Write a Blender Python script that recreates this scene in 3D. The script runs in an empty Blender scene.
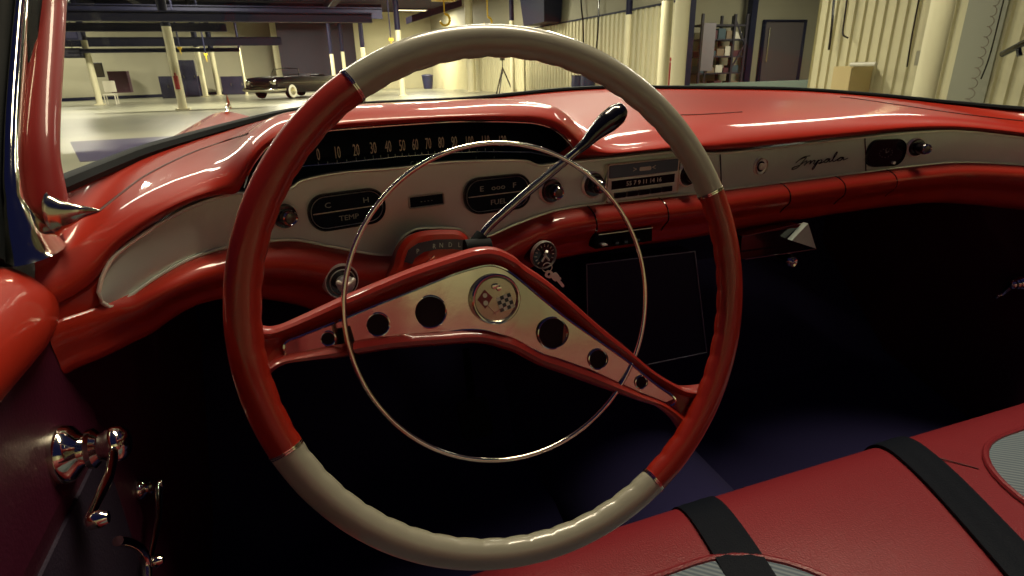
import bpy, bmesh, math, random
from mathutils import Vector, Matrix
random.seed(7)
S = bpy.context.scene
COL = S.collection
PI = math.pi
sin, cos, rad = math.sin, math.cos, math.radians
# ------------------------------------------------------------------ camera, world, exposure
F = 580.0
EYE = Vector((0, 0, 1.08))
_h, _t, _r = rad(20.4), rad(20.5), rad(1.3)
FW = Vector((sin(_h)*cos(_t), cos(_h)*cos(_t), -sin(_t)))
_R0 = Vector((cos(_h), -sin(_h), 0)); _U0 = _R0.cross(FW)
RT = cos(_r)*_R0 - sin(_r)*_U0
UP = sin(_r)*_R0 + cos(_r)*_U0
cam_data = bpy.data.cameras.new('camera'); cam = bpy.data.objects.new('camera', cam_data); COL.objects.link(cam)
cam_data.sensor_width = 36; cam_data.lens = 36*F/1024; cam_data.clip_start = .01; cam_data.clip_end = 300
_m = Matrix.Identity(4)
for i in range(3):
    _m[i][0] = RT[i]; _m[i][1] = UP[i]; _m[i][2] = -FW[i]; _m[i][3] = EYE[i]
cam.matrix_world = _m
S.camera = cam
cam_data.dof.use_dof = True; cam_data.dof.focus_distance = .62; cam_data.dof.aperture_fstop = 26
w = bpy.data.worlds.new('world'); S.world = w; w.use_nodes = True
w.node_tree.nodes['Background'].inputs[0].default_value = (.07, .08, .36, 1)
w.node_tree.nodes['Background'].inputs[1].default_value = .095
S.view_settings.view_transform = 'Standard'; S.view_settings.look = 'None'
S.view_settings.exposure = -0.22; S.view_settings.gamma = 1; S.view_settings.use_curve_mapping = False

def area(name, loc, size, power, color=(1, .86, .55), target=None, sy=None):
    d = bpy.data.lights.new(name, 'AREA'); d.shape = 'RECTANGLE'; d.size = size; d.size_y = sy or size; d.energy = power; d.color = color
    o = bpy.data.objects.new(name, d); COL.objects.link(o); o.location = loc
    v = (Vector(target) - Vector(loc)) if target else Vector((0, 0, -1))
    o.rotation_euler = v.to_track_quat('-Z', 'Y').to_euler()
    return o
WARM = (1, .94, .74)
# long lamp rows of the hall (each carried by a lamp housing built further down)
LAMPS = [(-1.2, 4.6, 3.6, 250), (2.6, 5.2, 3.9, 330), (6.4, 4.6, 4.2, 200), (-5, 12, 4.9, 550), (1, 13, 4.9, 550), (7, 13, 4.9, 650),
         (-12, 26, 4.9, 1400), (-3, 27, 4.9, 1500), (6, 27, 4.9, 1600), (-10, 38, 4.9, 1200), (1, 41, 4.9, 1400), (9, 41, 4.9, 1200)]
for i, (x, y, z, p) in enumerate(LAMPS):
    area('lamp_light', (x, y, z-.04), 2.4, p*(.56 if y < 6 else 1.05)*(.6 if x < -8 else 1), WARM, sy=.45 if y < 6 else .3)
area('bay_light', (15.4, 14.0, 4.6), 2.2, 420, WARM, sy=.4)
area('overhead_light', (.85, 1.1, 3.5), 1.8, 112, (1, .85, .60), (.6, .8, .9), sy=.4)
area('added_rear_wash', (-4, -5.2, 4.6), 2.4, 45, WARM, (-3, -8, 1.9), sy=.3)  # added washers behind the car, giving chrome and silver a lit wall to reflect
area('added_rear_wash', (5, -5.2, 4.6), 2.4, 100, WARM, (4, -8, 1.9), sy=.3)

# ------------------------------------------------------------------ helpers
def ray(px, py):
    return RT*((px-512)/F) + UP*((288-py)/F) + FW
def onX(px, py, X):
    d = ray(px, py); return EYE + d*(X/d.x)
def onY(px, py, Y):
    d = ray(px, py); return EYE + d*(Y/d.y)
def onZ(px, py, Z):
    d = ray(px, py); return EYE + d*((Z-EYE.z)/d.z)
def onP(px, py, P, N):
    d = ray(px, py); return EYE + d*((P-EYE).dot(N)/d.dot(N))
def lerp(a, b, t): return a + (b-a)*t
def interp(pts, x):
    if x <= pts[0][0]: return pts[0][1]
    for (a, b), (c, d) in zip(pts, pts[1:]):
        if x <= c: return b + (d-b)*(x-a)/(c-a)
    return pts[-1][1]
def smooth_interp(pts, x):      # Catmull-Rom over irregular knots
    n = len(pts)
    if x <= pts[0][0]: return pts[0][1] + (pts[1][1]-pts[0][1])/(pts[1][0]-pts[0][0])*(x-pts[0][0])
    if x >= pts[-1][0]: return pts[-1][1] + (pts[-1][1]-pts[-2][1])/(pts[-1][0]-pts[-2][0])*(x-pts[-1][0])
    for i in range(n-1):
        if x <= pts[i+1][0]: break
    x0, y0 = pts[i]; x1, y1 = pts[i+1]
    def sl(k):
        if k == 0: return (pts[1][1]-pts[0][1])/(pts[1][0]-pts[0][0])
        if k == n-1: return (pts[-1][1]-pts[-2][1])/(pts[-1][0]-pts[-2][0])
        return (pts[k+1][1]-pts[k-1][1])/(pts[k+1][0]-pts[k-1][0])
    h = x1-x0; t = (x-x0)/h
    return (2*t**3-3*t*t+1)*y0 + (t**3-2*t*t+t)*h*sl(i) + (-2*t**3+3*t*t)*y1 + (t**3-t*t)*h*sl(i+1)
def onplan(px, py, g):          # view ray against the vertical surface Y = g(X)
    d = ray(px, py); lo, hi = .2, 4
    f = lambda s: s*d.y - g(s*d.x)
    for _ in range(50):
        m = (lo+hi)/2
        if f(m) > 0: hi = m
        else: lo = m
    return EYE + d*lo
def spline(pts, n, closed=False):
    P = [Vector(p) for p in pts]; N = len(P); out = []
    segs = N if closed else N-1
    for i in range(n if closed else n+1):
        u = i/n*segs; k = min(int(u), segs-1); t = u-k
        if closed: a, b, c, d = P[(k-1) % N], P[k], P[(k+1) % N], P[(k+2) % N]
        else: a, b, c, d = P[max(k-1, 0)], P[k], P[k+1], P[min(k+2, N-1)]
        out.append(.5*((2*b) + (c-a)*t + (2*a-5*b+4*c-d)*t*t + (3*b-a-3*c+d)*t**3))
    return out

def lin(c): return tuple(((v/255+.055)/1.055)**2.4 if v > 10 else v/255/12.92 for v in c)
MATS = {}
def mat(name, c, rough=.5, metal=0, coat=0, bump=0, bscale=200, emit=0, spec=.5, noise=0, nscale=8, sheen=0):
    if name in MATS: return MATS[name]
    m = bpy.data.materials.new(name); m.use_nodes = True; nt = m.node_tree; b = nt.nodes['Principled BSDF']
    col = (*lin(c), 1)
    b.inputs['Base Color'].default_value = col; b.inputs['Roughness'].default_value = rough
    b.inputs['Metallic'].default_value = metal; b.inputs['Coat Weight'].default_value = coat
    b.inputs['Coat Roughness'].default_value = .06; b.inputs['Specular IOR Level'].default_value = spec
    b.inputs['Sheen Weight'].default_value = sheen
    if emit: b.inputs['Emission Color'].default_value = col; b.inputs['Emission Strength'].default_value = emit
    tc = nt.nodes.new('ShaderNodeTexCoord')
    if noise:
        n = nt.nodes.new('ShaderNodeTexNoise'); n.inputs['Scale'].default_value = nscale; n.inputs['Detail'].default_value = 4
        nt.links.new(tc.outputs['Object'], n.inputs['Vector'])
        mx = nt.nodes.new('ShaderNodeMix'); mx.data_type = 'RGBA'
        mx.inputs['A'].default_value = tuple(v*(1-noise) for v in col[:3])+(1,); mx.inputs['B'].default_value = tuple(min(1, v*(1+noise)) for v in col[:3])+(1,)
        nt.links.new(n.outputs['Fac'], mx.inputs['Factor']); nt.links.new(mx.outputs['Result'], b.inputs['Base Color'])
    if bump:
        n2 = nt.nodes.new('ShaderNodeTexNoise'); n2.inputs['Scale'].default_value = bscale; n2.inputs['Detail'].default_value = 3
        nt.links.new(tc.outputs['Object'], n2.inputs['Vector'])
        bp = nt.nodes.new('ShaderNodeBump'); bp.inputs['Strength'].default_value = bump; bp.inputs['Distance'].default_value = .002
        nt.links.new(n2.outputs['Fac'], bp.inputs['Height']); nt.links.new(bp.outputs['Normal'], b.inputs['Normal'])
    MATS[name] = m; return m
RED = mat('red_paint', (156, 34, 15), .5, coat=.6, spec=.25, noise=.05, nscale=5)
REDW = mat('red_wheel_plastic', (146, 30, 13), .45, coat=.75, spec=.25, noise=.04)
PEARL = mat('pearl_plastic', (150, 149, 132), .3, coat=.7, noise=.06, nscale=30)
CHROME = mat('chrome', (225, 222, 205), .09, 1)
BRUSHED = mat('brushed_silver', (205, 202, 184), .17, 1, bump=.05, bscale=60)
SATIN = mat('satin_chrome', (235, 236, 224), .28, .6)
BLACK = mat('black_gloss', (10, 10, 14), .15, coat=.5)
RUBBER = mat('black_rubber', (4, 9, 12), .7, spec=.12)
NAVYC = mat('navy_carpet', (14, 8, 58), .95, bump=.4, bscale=700)
SILVER = mat('silver_paint', (200, 214, 204), .38, .4, bump=.08, bscale=500, noise=.05, nscale=40)
PALE = mat('pale_marking', (205, 205, 185), .5)
DIMMARK = mat('dim_marking', (150, 162, 150), .6)
VINYL = mat('red_vinyl', (116, 30, 38), .42, coat=.1, bump=.35, bscale=450, noise=.1, nscale=9)
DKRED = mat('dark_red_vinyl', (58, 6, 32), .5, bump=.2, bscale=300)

def org(p):
    v = Vector((0, 0, 0))
    while p is not None: v += p.location; p = p.parent
    return v
def mk(name, vs, fs, m, parent=None, smooth=True, label=None, auto=40):
    me = bpy.data.meshes.new(name); o0 = org(parent)
    vs = [Vector(v) for v in vs]
    if parent is None:
        lo = [min(v[i] for v in vs) for i in range(3)]; hi = [max(v[i] for v in vs) for i in range(3)]
        c = Vector(((lo[0]+hi[0])/2, (lo[1]+hi[1])/2, lo[2])); loc = c; off = c
    else: loc = Vector((0, 0, 0)); off = o0
    me.from_pydata([v-off for v in vs], [], fs); me.validate(); me.update()
    bm = bmesh.new(); bm.from_mesh(me); bmesh.ops.recalc_face_normals(bm, faces=bm.faces)
    for f in bm.faces: f.smooth = smooth
    if smooth:
        for e in bm.edges:
            if len(e.link_faces) == 2 and e.calc_face_angle(0) > rad(auto): e.smooth = False
    bm.to_mesh(me); bm.free()
    for mm in (m if isinstance(m, list) else [m]): me.materials.append(mm)
    o = bpy.data.objects.new(name, me); COL.objects.link(o); o.location = loc; o.parent = parent
    if label: o['label'] = label
    return o
def thing(name, label, cat, loc, group=None):
    o = bpy.data.objects.new(name, None); COL.objects.link(o); o.location = loc; o.empty_display_size = .1
    return tag(o, label, cat, group)
def tag(o, label, cat, group=None, kind=None):
    o['label'] = label; o['category'] = cat
    if group: o['group'] = group
    if kind: o['kind'] = kind
    return o
def struct(o): o['kind'] = 'structure'; return o
# geometry generators return (verts, faces)
def join(*gs):
    V, Fc = [], []
    for v, f in gs:
        b = len(V); V += [Vector(q) for q in v]; Fc += [tuple(i+b for i in q) for q in f]
    return V, Fc
def loft(rings, closed=True, caps=True, loop=False):
    V = [Vector(p) for r in rings for p in r]; n = len(rings[0]); Fc = []
    R = len(rings)
    for i in range(R if loop else R-1):
        a, b = i*n, ((i+1) % R)*n
        for j in range(n if closed else n-1):
            k = (j+1) % n; Fc.append((a+j, a+k, b+k, b+j))
    if caps and closed and not loop:
        Fc.append(tuple(range(n))[::-1]); Fc.append(tuple((R-1)*n+j for j in range(n)))
    return V, Fc
def tube(pts, r, seg=12, closed=False, flat=1.0, up=None):
    P = [Vector(p) for p in pts]; N = len(P); rings = []
    nrm = None
    for i, p in enumerate(P):
        if closed: t = P[(i+1) % N]-P[i-1]
        else: t = P[min(i+1, N-1)]-P[max(i-1, 0)]
        t.normalize()
        if up is not None: nrm = (Vector(up)-t*t.dot(Vector(up))).normalized()
        elif nrm is None: nrm = t.orthogonal().normalized()
        else: nrm = (nrm-t*nrm.dot(t)).normalized()
        b = t.cross(nrm); rr = r(i/(N-1)) if callable(r) else r
        rings.append([p + rr*(cos(2*PI*k/seg)*b + flat*sin(2*PI*k/seg)*nrm) for k in range(seg)])
    return loft(rings, loop=closed)
def box(c, s, R=None):
    c = Vector(c); V = []
    for x in (-.5, .5):
        for y in (-.5, .5):
            for z in (-.5, .5):
                d = Vector((x*s[0], y*s[1], z*s[2])); V.append(c + (R @ d if R else d))
    return V, [(0, 1, 3, 2), (4, 6, 7, 5), (0, 4, 5, 1), (2, 3, 7, 6), (0, 2, 6, 4), (1, 5, 7, 3)]
class Fr:                        # a local frame on a surface: u right, v up, n towards the viewer
    def __init__(s, P, u, v, n): s.P, s.u, s.v, s.n = Vector(P), u, v, n
    def p(s, a, b, c=0): return s.P + s.u*a + s.v*b + s.n*c
def lathe(fr, prof, seg=32, a=0, b=0):   # prof: (radius, height along n)
    rings = [[fr.p(a+r*cos(2*PI*k/seg), b+r*sin(2*PI*k/seg), h) for k in range(seg)] for r, h in prof]
    return loft(rings)
def rrect(w_, h_, r, seg=6):
    out = []
    for cx, cy, a0 in ((w_/2-r, h_/2-r, 0), (-w_/2+r, h_/2-r, 90), (-w_/2+r, -h_/2+r, 180), (w_/2-r, -h_/2+r, 270)):
        for k in range(seg+1):
            a = rad(a0+90*k/seg); out.append((cx+r*cos(a), cy+r*sin(a)))
    return out
def plate(fr, outline, c0, c1, bev=0):   # outline extruded from c0 to c1 with a small chamfer
    cx = sum(p[0] for p in outline)/len(outline); cy = sum(p[1] for p in outline)/len(outline)
    def sc(o, d):
        res = []
        n = len(o)
        for i, (x, y) in enumerate(o):
            ax, ay = o[i-1]; bx, by = o[(i+1) % n]; tx, ty = bx-ax, by-ay; L = math.hypot(tx, ty) or 1
            res.append((x-ty/L*d*sgn, y+tx/L*d*sgn))
        return res
    A = sum(outline[i-1][0]*outline[i][1]-outline[i][0]*outline[i-1][1] for i in range(len(outline)))
    sgn = 1 if A > 0 else -1
    rs = [[fr.p(x, y, c0) for x, y in outline], [fr.p(x, y, c1-bev) for x, y in outline]]
    if bev: rs.append([fr.p(x, y, c1) for x, y in sc(outline, bev)])
    return loft(rs)
def ringplate(fr, outline, wd, c0, c1):  # frame following an outline, wd wide outward
    n = len(outline); A = sum(outline[i-1][0]*outline[i][1]-outline[i][0]*outline[i-1][1] for i in range(n)); sgn = 1 if A > 0 else -1
    outer = []
    for i, (x, y) in enumerate(outline):
        ax, ay = outline[i-1]; bx, by = outline[(i+1) % n]; tx, ty = bx-ax, by-ay; L = math.hypot(tx, ty) or 1
        outer.append((x+ty/L*wd*sgn, y-tx/L*wd*sgn))
    mid = [((x+X)/2, (y+Y)/2) for (x, y), (X, Y) in zip(outline, outer)]
    return loft([[fr.p(x, y, c0) for x, y in outline], [fr.p(x, y, lerp(c0, c1, .7)) for x, y in outline], [fr.p(x, y, c1) for x, y in mid],
                 [fr.p(x, y, lerp(c0, c1, .7)) for x, y in outer], [fr.p(x, y, c0) for x, y in outer]], loop=True)
def holed(fr, outline, holes, c0, c1):   # flat plate with holes
    bm = bmesh.new()
    loops = [outline]+holes; es = []
    for lp in loops:
        vs = [bm.verts.new((x, y, 0)) for x, y in lp]
        es += [bm.edges.new((vs[i-1], vs[i])) for i in range(len(vs))]
    bmesh.ops.triangle_fill(bm, use_beauty=True, use_dissolve=False, edges=es)
    bm.verts.index_update()
    top = [fr.p(v.co.x, v.co.y, c1) for v in bm.verts]; bot = [fr.p(v.co.x, v.co.y, c0) for v in bm.verts]
    n = len(top); fs = [tuple(v.index for v in f.verts) for f in bm.faces]
    Fc = fs + [tuple(i+n for i in f[::-1]) for f in fs]
    for e in bm.edges:
        if len(e.link_faces) == 1: a, b = e.verts[0].index, e.verts[1].index; Fc.append((a, b, b+n, a+n))
    bm.free()
    return top+bot, Fc
def textg(fr, s, size, a=0, b=0, c=.0004, sx=1.0, depth=.0003, align='CENTER', shear=0):
    cu = bpy.data.curves.new('t', 'FONT'); cu.body = s; cu.size = size; cu.align_x = align; cu.align_y = 'CENTER'; cu.extrude = depth; cu.resolution_u = 2; cu.shear = shear
    o = bpy.data.objects.new('t', cu); COL.objects.link(o); bpy.context.view_layer.update()
    me = o.to_mesh(); V = [fr.p(a+v.co.x*sx, b+v.co.y, c+v.co.z) for v in me.vertices]; Fc = [tuple(p.vertices) for p in me.polygons]
    o.to_mesh_clear(); bpy.data.objects.remove(o); bpy.data.curves.remove(cu)
    return V, Fc
def circ(cx, cy, r, n=28): return [(cx+r*cos(2*PI*k/n), cy+r*sin(2*PI*k/n)) for k in range(n)]
def smooth_outline(pts, n):
    return [(p.x, p.y) for p in spline([(x, y, 0) for x, y in pts], n, True)]
exec_order = []
# ================================================================== THE RED CAR
GB = [(-.30, .50), (-.22, .565), (-.16, .62), (-.10, .665), (-.03, .705), (.06, .735), (.16, .75), (.4, .778), (.7, .808), (.95, .83), (1.08, .825), (1.2, .79), (1.3, .735), (1.42, .64)]
gband = lambda X: smooth_interp(GB, X)
def gA(X):
    t = min(1, abs((X-.60)/.812)); return .52 + .68*(1-t**2.8)**(1/2.1)
def sstep(a, b, x):
    t = max(0, min(1, (x-a)/(b-a))); return t*t*(3-2*t)
def hm(X): return sstep(-.085, -.03, X)*(1-sstep(.335, .40, X))
def rail(px, g, step=2.5):
    px = sorted(px); out = []; x = px[0][0]
    while x <= px[-1][0]:
        P = onplan(x, smooth_interp(px, x), g)
        if not out or P.x > out[-1][0]+1e-4: out.append((P.x, P.z))
        x += step
    return out
pxA = [(52, 197), (95.5, 170), (153, 151), (200, 137), (230, 128.5), (262, 120), (300, 112), (360, 106), (400, 103.5), (456, 101), (500, 97), (560, 91), (606, 88.5), (652, 88.5), (731, 89), (800, 90.5), (887, 97), (931, 101.7), (975, 106), (1024, 110), (1060, 114)]
pxC = [(60, 262), (95, 234), (130, 208), (165, 190), (204, 175), (228, 160), (245, 143), (262, 129), (278, 120.5), (300, 116), (350, 110), (400, 107.5), (456, 105), (500, 103), (535, 104), (556, 108), (568, 115), (577, 125), (584, 134), (595, 142), (610, 145), (640, 142), (675, 137), (720, 131), (780, 126), (860, 121), (916, 119.5), (957, 121), (1024, 129), (1060, 134)]
pxE = [(66, 300), (95.5, 279), (114.6, 252), (153, 223), (191, 202.5), (220, 195), (238, 193), (243, 184), (252, 165), (262, 152), (272, 143.5), (290, 136.5), (322, 130), (380, 125), (440, 121), (468, 120), (510, 120.5), (537, 122.5), (556, 129), (567, 138), (574, 147), (581, 154), (600, 155.5), (638, 152), (675, 149), (720, 149), (780, 144), (856, 135), (913, 129), (957, 128.5), (1024, 135), (1060, 141)]
pxF = [(66, 305), (95.5, 283), (114.6, 256), (153, 227.5), (191, 206.5), (229, 194), (244.6, 192), (291, 187.6), (300, 181), (337.7, 173), (396, 168), (439, 162.6), (478, 160.7), (525, 160.7), (537, 165), (552, 164), (571.7, 162), (600, 159.5), (675, 152), (720, 153), (790, 145.5), (856, 138), (913, 132.5), (957.5, 131), (1024, 138), (1060, 143)]
pxB = [(66, 322), (95.5, 299), (101, 309), (114.6, 306.5), (153, 279), (191, 258), (229, 246), (260, 241.5), (295.5, 239.4), (336, 247), (391, 254.6), (397, 245), (402, 236.8), (409, 231.5), (417, 228.4), (438, 227.5), (458, 228.4), (464, 232), (468, 237), (474, 240), (488, 235.5), (520, 221.6), (560, 209), (638, 199), (697, 193), (722, 189.5), (790, 181), (862, 172), (910, 166), (957, 162), (1024, 165), (1060, 169)]
pxBs = [p for p in pxB if not 391.5 < p[0] < 487]+[]
gC = lambda X: gband(X)+.012-.028*hm(X)
lm = lambda X: .12+.88*sstep(-.195, -.11, X)
gD = lambda X: gband(X)-.016*lm(X)-.030*hm(X)
gE = lambda X: gband(X)-.010*lm(X)-.032*hm(X)
rA, rC, rE, rF = rail(pxA, gA), rail(pxC, gC), rail(pxE, gE, 1), rail(pxF, gband)
rB, rBs = rail(pxB, gband, .8), rail(pxBs, gband)
X0, X1 = -.215, 1.40
XS = [X0+(X1-X0)*i/420 for i in range(421)]
def sm(v, k):
    return [sum(v[max(0, min(len(v)-1, i+j))] for j in range(-k, k+1))/(2*k+1) for i in range(len(v))]
zA = sm([interp(rA, x) for x in XS], 8); zC = sm([interp(rC, x) for x in XS], 2); zE = sm([interp(rE, x) for x in XS], 1); zF = [interp(rF, x) for x in XS]
zBs = sm([interp(rBs, x) for x in XS], 6)
dash = thing('dashboard', 'glossy red painted dashboard with silver trim band and hooded gauges', 'dashboard', (.55, .8, .86))
rings = []
for i, x in enumerate(XS):
    m = hm(x); yA, yC, yD, yE = gA(x), gC(x), gD(x), gE(x)
    if yA < yC+.03: yA = yC+.03
    dz = zC[i]-zE[i]; k = min(1, (yA-yC)/.35)
    ret = Vector((x, lerp(gband(x)+.012, yE+.10, m), lerp(zF[i]+.001, zE[i]-.002, m)))
    key = [Vector((x, yA, zA[i])), Vector((x, lerp(yC, yA, .66), lerp(zC[i], zA[i], .66)+.001*k)), Vector((x, lerp(yC, yA, .33), lerp(zC[i], zA[i], .33)+.005*k)),
           Vector((x, lerp(yC, yA, .10), lerp(zC[i], zA[i], .1)+.005*k)), Vector((x, yC, zC[i])), Vector((x, lerp(yC, yD, .75), lerp(zC[i], zE[i], .38))), Vector((x, yD-.001, lerp(zC[i], zE[i], .72))), Vector((x, yE, zE[i]))]
    rings.append(spline(key, 28) + [Vector((x, yE+.003, zE[i]-.0004)), ret])
V, Fc = loft(rings, closed=False)
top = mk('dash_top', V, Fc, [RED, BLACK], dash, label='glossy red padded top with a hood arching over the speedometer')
nj = len(rings[0])
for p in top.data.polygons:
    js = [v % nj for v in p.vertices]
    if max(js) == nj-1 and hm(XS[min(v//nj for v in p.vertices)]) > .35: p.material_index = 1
from mathutils.bvhtree import BVHTree
_o = org(dash); bvh = BVHTree.FromPolygons([v.co+_o for v in top.data.vertices], [tuple(p.vertices) for p in top.data.polygons])
def hit(px, py, lift=.0008):
    d = ray(px, py).normalized(); h = bvh.ray_cast(EYE, d); return h[0]-d*lift if h[0] is not None else None
def crease(name, pts, r, m, n=40):
    P_ = [hit(p.x, p.y) for p in spline([(x, y, 0) for x, y in pts], n)]; P_ = [p for p in P_ if p is not None]
    return mk(name, *tube(P_, r, 6), m, dash)
SEAM = mat('seam_red', (74, 14, 12), .5)
crease('pad_crease', [(99, 211), (122, 193), (147, 175), (187, 155), (220, 143), (248, 134)], .0014, SEAM)
crease('defroster_seam', [(840, 97), (865, 100), (905, 106), (953, 113), (990, 117.5), (1023, 121)], .0015, SEAM)
crease('defroster_seam', [(655, 115.5), (700, 114.5), (742, 112)], .0013, SEAM)
# silver band
i0 = next(i for i, x in enumerate(XS) if x > onplan(95.5, 290, gband).x)
XB = sorted(XS[i0:] + [interp([(0, onplan(390, 240, gband).x), (1, onplan(480, 240, gband).x)], k/60) for k in range(61)])
rg = []
for x in XB:
    zt, zb = interp(rF, x), interp(rB, x); e = x-XB[0]
    if e < .012:   # round the left tip
        q = math.sqrt(max(0, 1-(1-e/.012)**2)); c_ = (zt+zb)/2; zt = c_+(zt-c_)*(.35+.65*q); zb = c_+(zb-c_)*(.35+.65*q)
    rg.append([Vector((x, gband(x)+.02, zt)), Vector((x, gband(x)-.001, zt))] + [Vector((x, gband(x)-.001-.002*sin(PI*k/6), lerp(zt, zb, k/6))) for k in range(1, 6)] + [Vector((x, gband(x)-.001, zb)), Vector((x, gband(x)+.02, zb))])
mk('silver_band', *loft(rg, closed=False), SILVER, dash, label='satin silver trim band running the full width')
outl = [r[1]+Vector((0, -.0025, 0)) for r in rg] + [r[7]+Vector((0, -.0025, 0)) for r in rg[::-1]]
mk('trim_edge', *tube(outl, .0019, 8, True), SATIN, dash, label='thin bright chrome edge around the silver band')
# lower roll
prof = [(.012, .006), (0, 0), (-.013, -.003), (-.025, -.011), (-.029, -.022), (-.026, -.034), (-.014, -.045), (-.004, -.056), (.002, -.074), (.03, -.088), (.12, -.096)]
rg = []
dl = rad(1)
for i, x in enumerate(XS):
    b = Vector((x, gband(x), zBs[i])); lf = 1-sstep(.2, .34, x)   # deeper on the driver's side
    pr = [(a*(1+.15*lf)*(lm(x) if a < 0 else 1), c*(1+.25*lf-.62*(1-sstep(-.14, .05, x)))) for a, c in prof]
    rg.append(spline([b+Vector((0, a, c)) for a, c in pr], 24))
mk('lower_dash_roll', *loft(rg, closed=False), RED, dash, label='rounded red lower roll below the silver band')
mk('dash_end', *loft([[Vector((x, gband(x)+.002+.004*q_, lerp(zF[i]+.004, zBs[i]-.006, k/6))) for k, q_ in zip(range(7), (1, 0, 0, 0, 0, 0, 1))] for i, x in enumerate(XS) if x < XB[0]+.03], closed=False), RED, dash)
# seams across the roll
for k, px in enumerate((586, 657, 776, 829, 878)):
    x = onplan(px, 200, gband).x; pts = []
    for a, c in prof[1:8]: pts.append(Vector((x+.010*(-c/.06), gband(x)+a-.0003, interp(list(zip(XS, zBs)), x)+c)))
    mk('roll_seam', *tube(spline(pts, 16), .0011, 6), BLACK, dash)
# speedometer pod
gpod = lambda X: gband(X)+.040
xs = [x for x in XS if -.1 < x < .40]
rg = [[Vector((x, gpod(x), interp(list(zip(XS, zE)), x)+.004)), Vector((x, gpod(x)-.012, lerp(interp(rF, x), interp(list(zip(XS, zE)), x), .30))), Vector((x, gband(x)+.012, interp(rF, x)-.004)), Vector((x, gband(x)+.012, interp(rF, x)-.02))] for x in xs]
SPF = mat('gauge_face', (12, 24, 36), .6, spec=.1)
spd = mk('speedometer', *loft(rg, closed=False), SPF, dash, smooth=False, label='dark ribbon speedometer with pale numerals 0 to 120')
def pf(px, py, g):
    P = onplan(px, py, g); e = .01; u = Vector((2*e, g(P.x+e)-g(P.x-e), 0)).normalized(); v = Vector((0, 0, 1)); return Fr(P, u, v, u.cross(v))
gdig = lambda X: gband(X)+.022
digs = [(0, 318, 155), (10, 337, 153), (20, 356, 150.5), (30, 373, 148.5), (40, 388, 147), (50, 402, 146), (60, 415, 145), (70, 428, 144), (80, 441, 143), (90, 454, 142.3), (100, 469, 142), (110, 485, 141.3), (120, 502, 141.3)]
gs = [textg(pf(px, py, gdig), str(d), .0205, sx=.42, c=.001) for d, px, py in digs]
mk('speed_numerals', *join(*gs), PALE, spd)
gs = []
for (a, b, c), (d, e, f) in zip(digs, digs[1:]):
    for t in (0, .5):
        q = pf(lerp(b, e, t), lerp(c, f, t)+8.5, gdig); gs.append(box(q.p(0, 0, .001), (.0009, .001, .004 if t == 0 else .0025)))
mk('speed_tick_marks', *join(*gs), DIMMARK, spd)
lp = [(262, 170), (292.7, 167), (340, 163), (396, 157), (440, 153.5), (480, 151.5), (530, 152), (560, 158)]
mk('speed_scale_line', *tube([onplan(x, y, lambda X: gband(X)+.015) for x, y in lp], .0008, 6), CHROME, spd)
lp = [(244, 187), (250, 170), (260, 155), (270, 145), (290, 137.5), (322, 131), (380, 126), (440, 122), (468, 121), (510, 121.5), (537, 123.5), (555, 130), (567, 140), (574, 149), (579, 156)]
mk('lens_trim', *tube(spline([onplan(x, y+.5, lambda X: gE(X)+.004) for x, y in lp], 80), .0010, 6), CHROME, dash, label='thin chrome line around the speedometer lens')
q = pf(341, 168.5, gdig); mk('warning_marker', *plate(q, rrect(.012, .0035, .0015), 0, .001), mat('marker_red', (150, 20, 40), .4), spd)
for s, px, py in (('C', 412, 163.5), ('N', 418, 163), ('I', 476, 158.5), ('I', 494, 158)): mk('indicator_mark', *textg(pf(px, py, lambda X: gband(X)+.009), s, .007, sx=.9), DIMMARK, spd)

# gauges and controls on the band
def bf(px, py, lift=.003):
    q = pf(px, py, gband); q.P = q.P+q.n*lift; return q
def wid(x0, x1, y): return (onplan(x1, y, gband)-onplan(x0, y, gband)).length
def hei(x, y0, y1): return abs(onplan(x, y1, gband).z-onplan(x, y0, gband).z)
def gauge(name, cx, cy, x0, x1, y0, y1, word, marks, label):
    q = bf(cx, cy, .0062); W_, H_ = wid(x0, x1, cy), hei(cx, y0, y1)
    o = mk(name, *plate(q, rrect(W_, H_, H_*.46, 8), -.002, .001), SPF, dash, label=label)
    mk('bezel', *ringplate(q, rrect(W_, H_, H_*.46, 8), .0022, -.002, .0045), BLACK, o)
    mk('bezel_ring', *ringplate(q, rrect(W_-.004, H_-.004, H_*.43, 8), .0009, 0, .003), SATIN, o)
    mk('divider', *plate(q, rrect(W_*.92, .0011, .0005, 2), .001, .0022), PALE, o)
    mk('lettering', *join(textg(q, word, H_*.22, b=-H_*.24, c=.0015, sx=1.15), textg(q, marks, H_*.22, b=H_*.2, c=.0015, sx=1.3)), DIMMARK, o)
gauge('temperature_gauge', 346, 208.5, 309, 383, 192, 225.5, 'TEMP', 'C            H', 'dark oval temperature gauge reading TEMP')
gauge('fuel_gauge', 496, 193, 465, 528, 177, 210, 'FUEL', 'E   ooo   F', 'dark oval fuel gauge reading FUEL')
q = bf(425.5, 200); o = mk('warning_plaque', *plate(q, rrect(wid(409, 442, 200), hei(425, 195, 205), .001, 2), -.002, .001), SPF, dash, label='small black warning plaque in a chrome frame')
mk('plaque_frame', *ringplate(q, rrect(wid(409, 442, 200), hei(425, 195, 205), .001, 2), .0020, -.002, .0045), PALE, o)
mk('plaque_marks', *textg(q, '- - - -', .008, c=.0012), DIMMARK, o)
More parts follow.
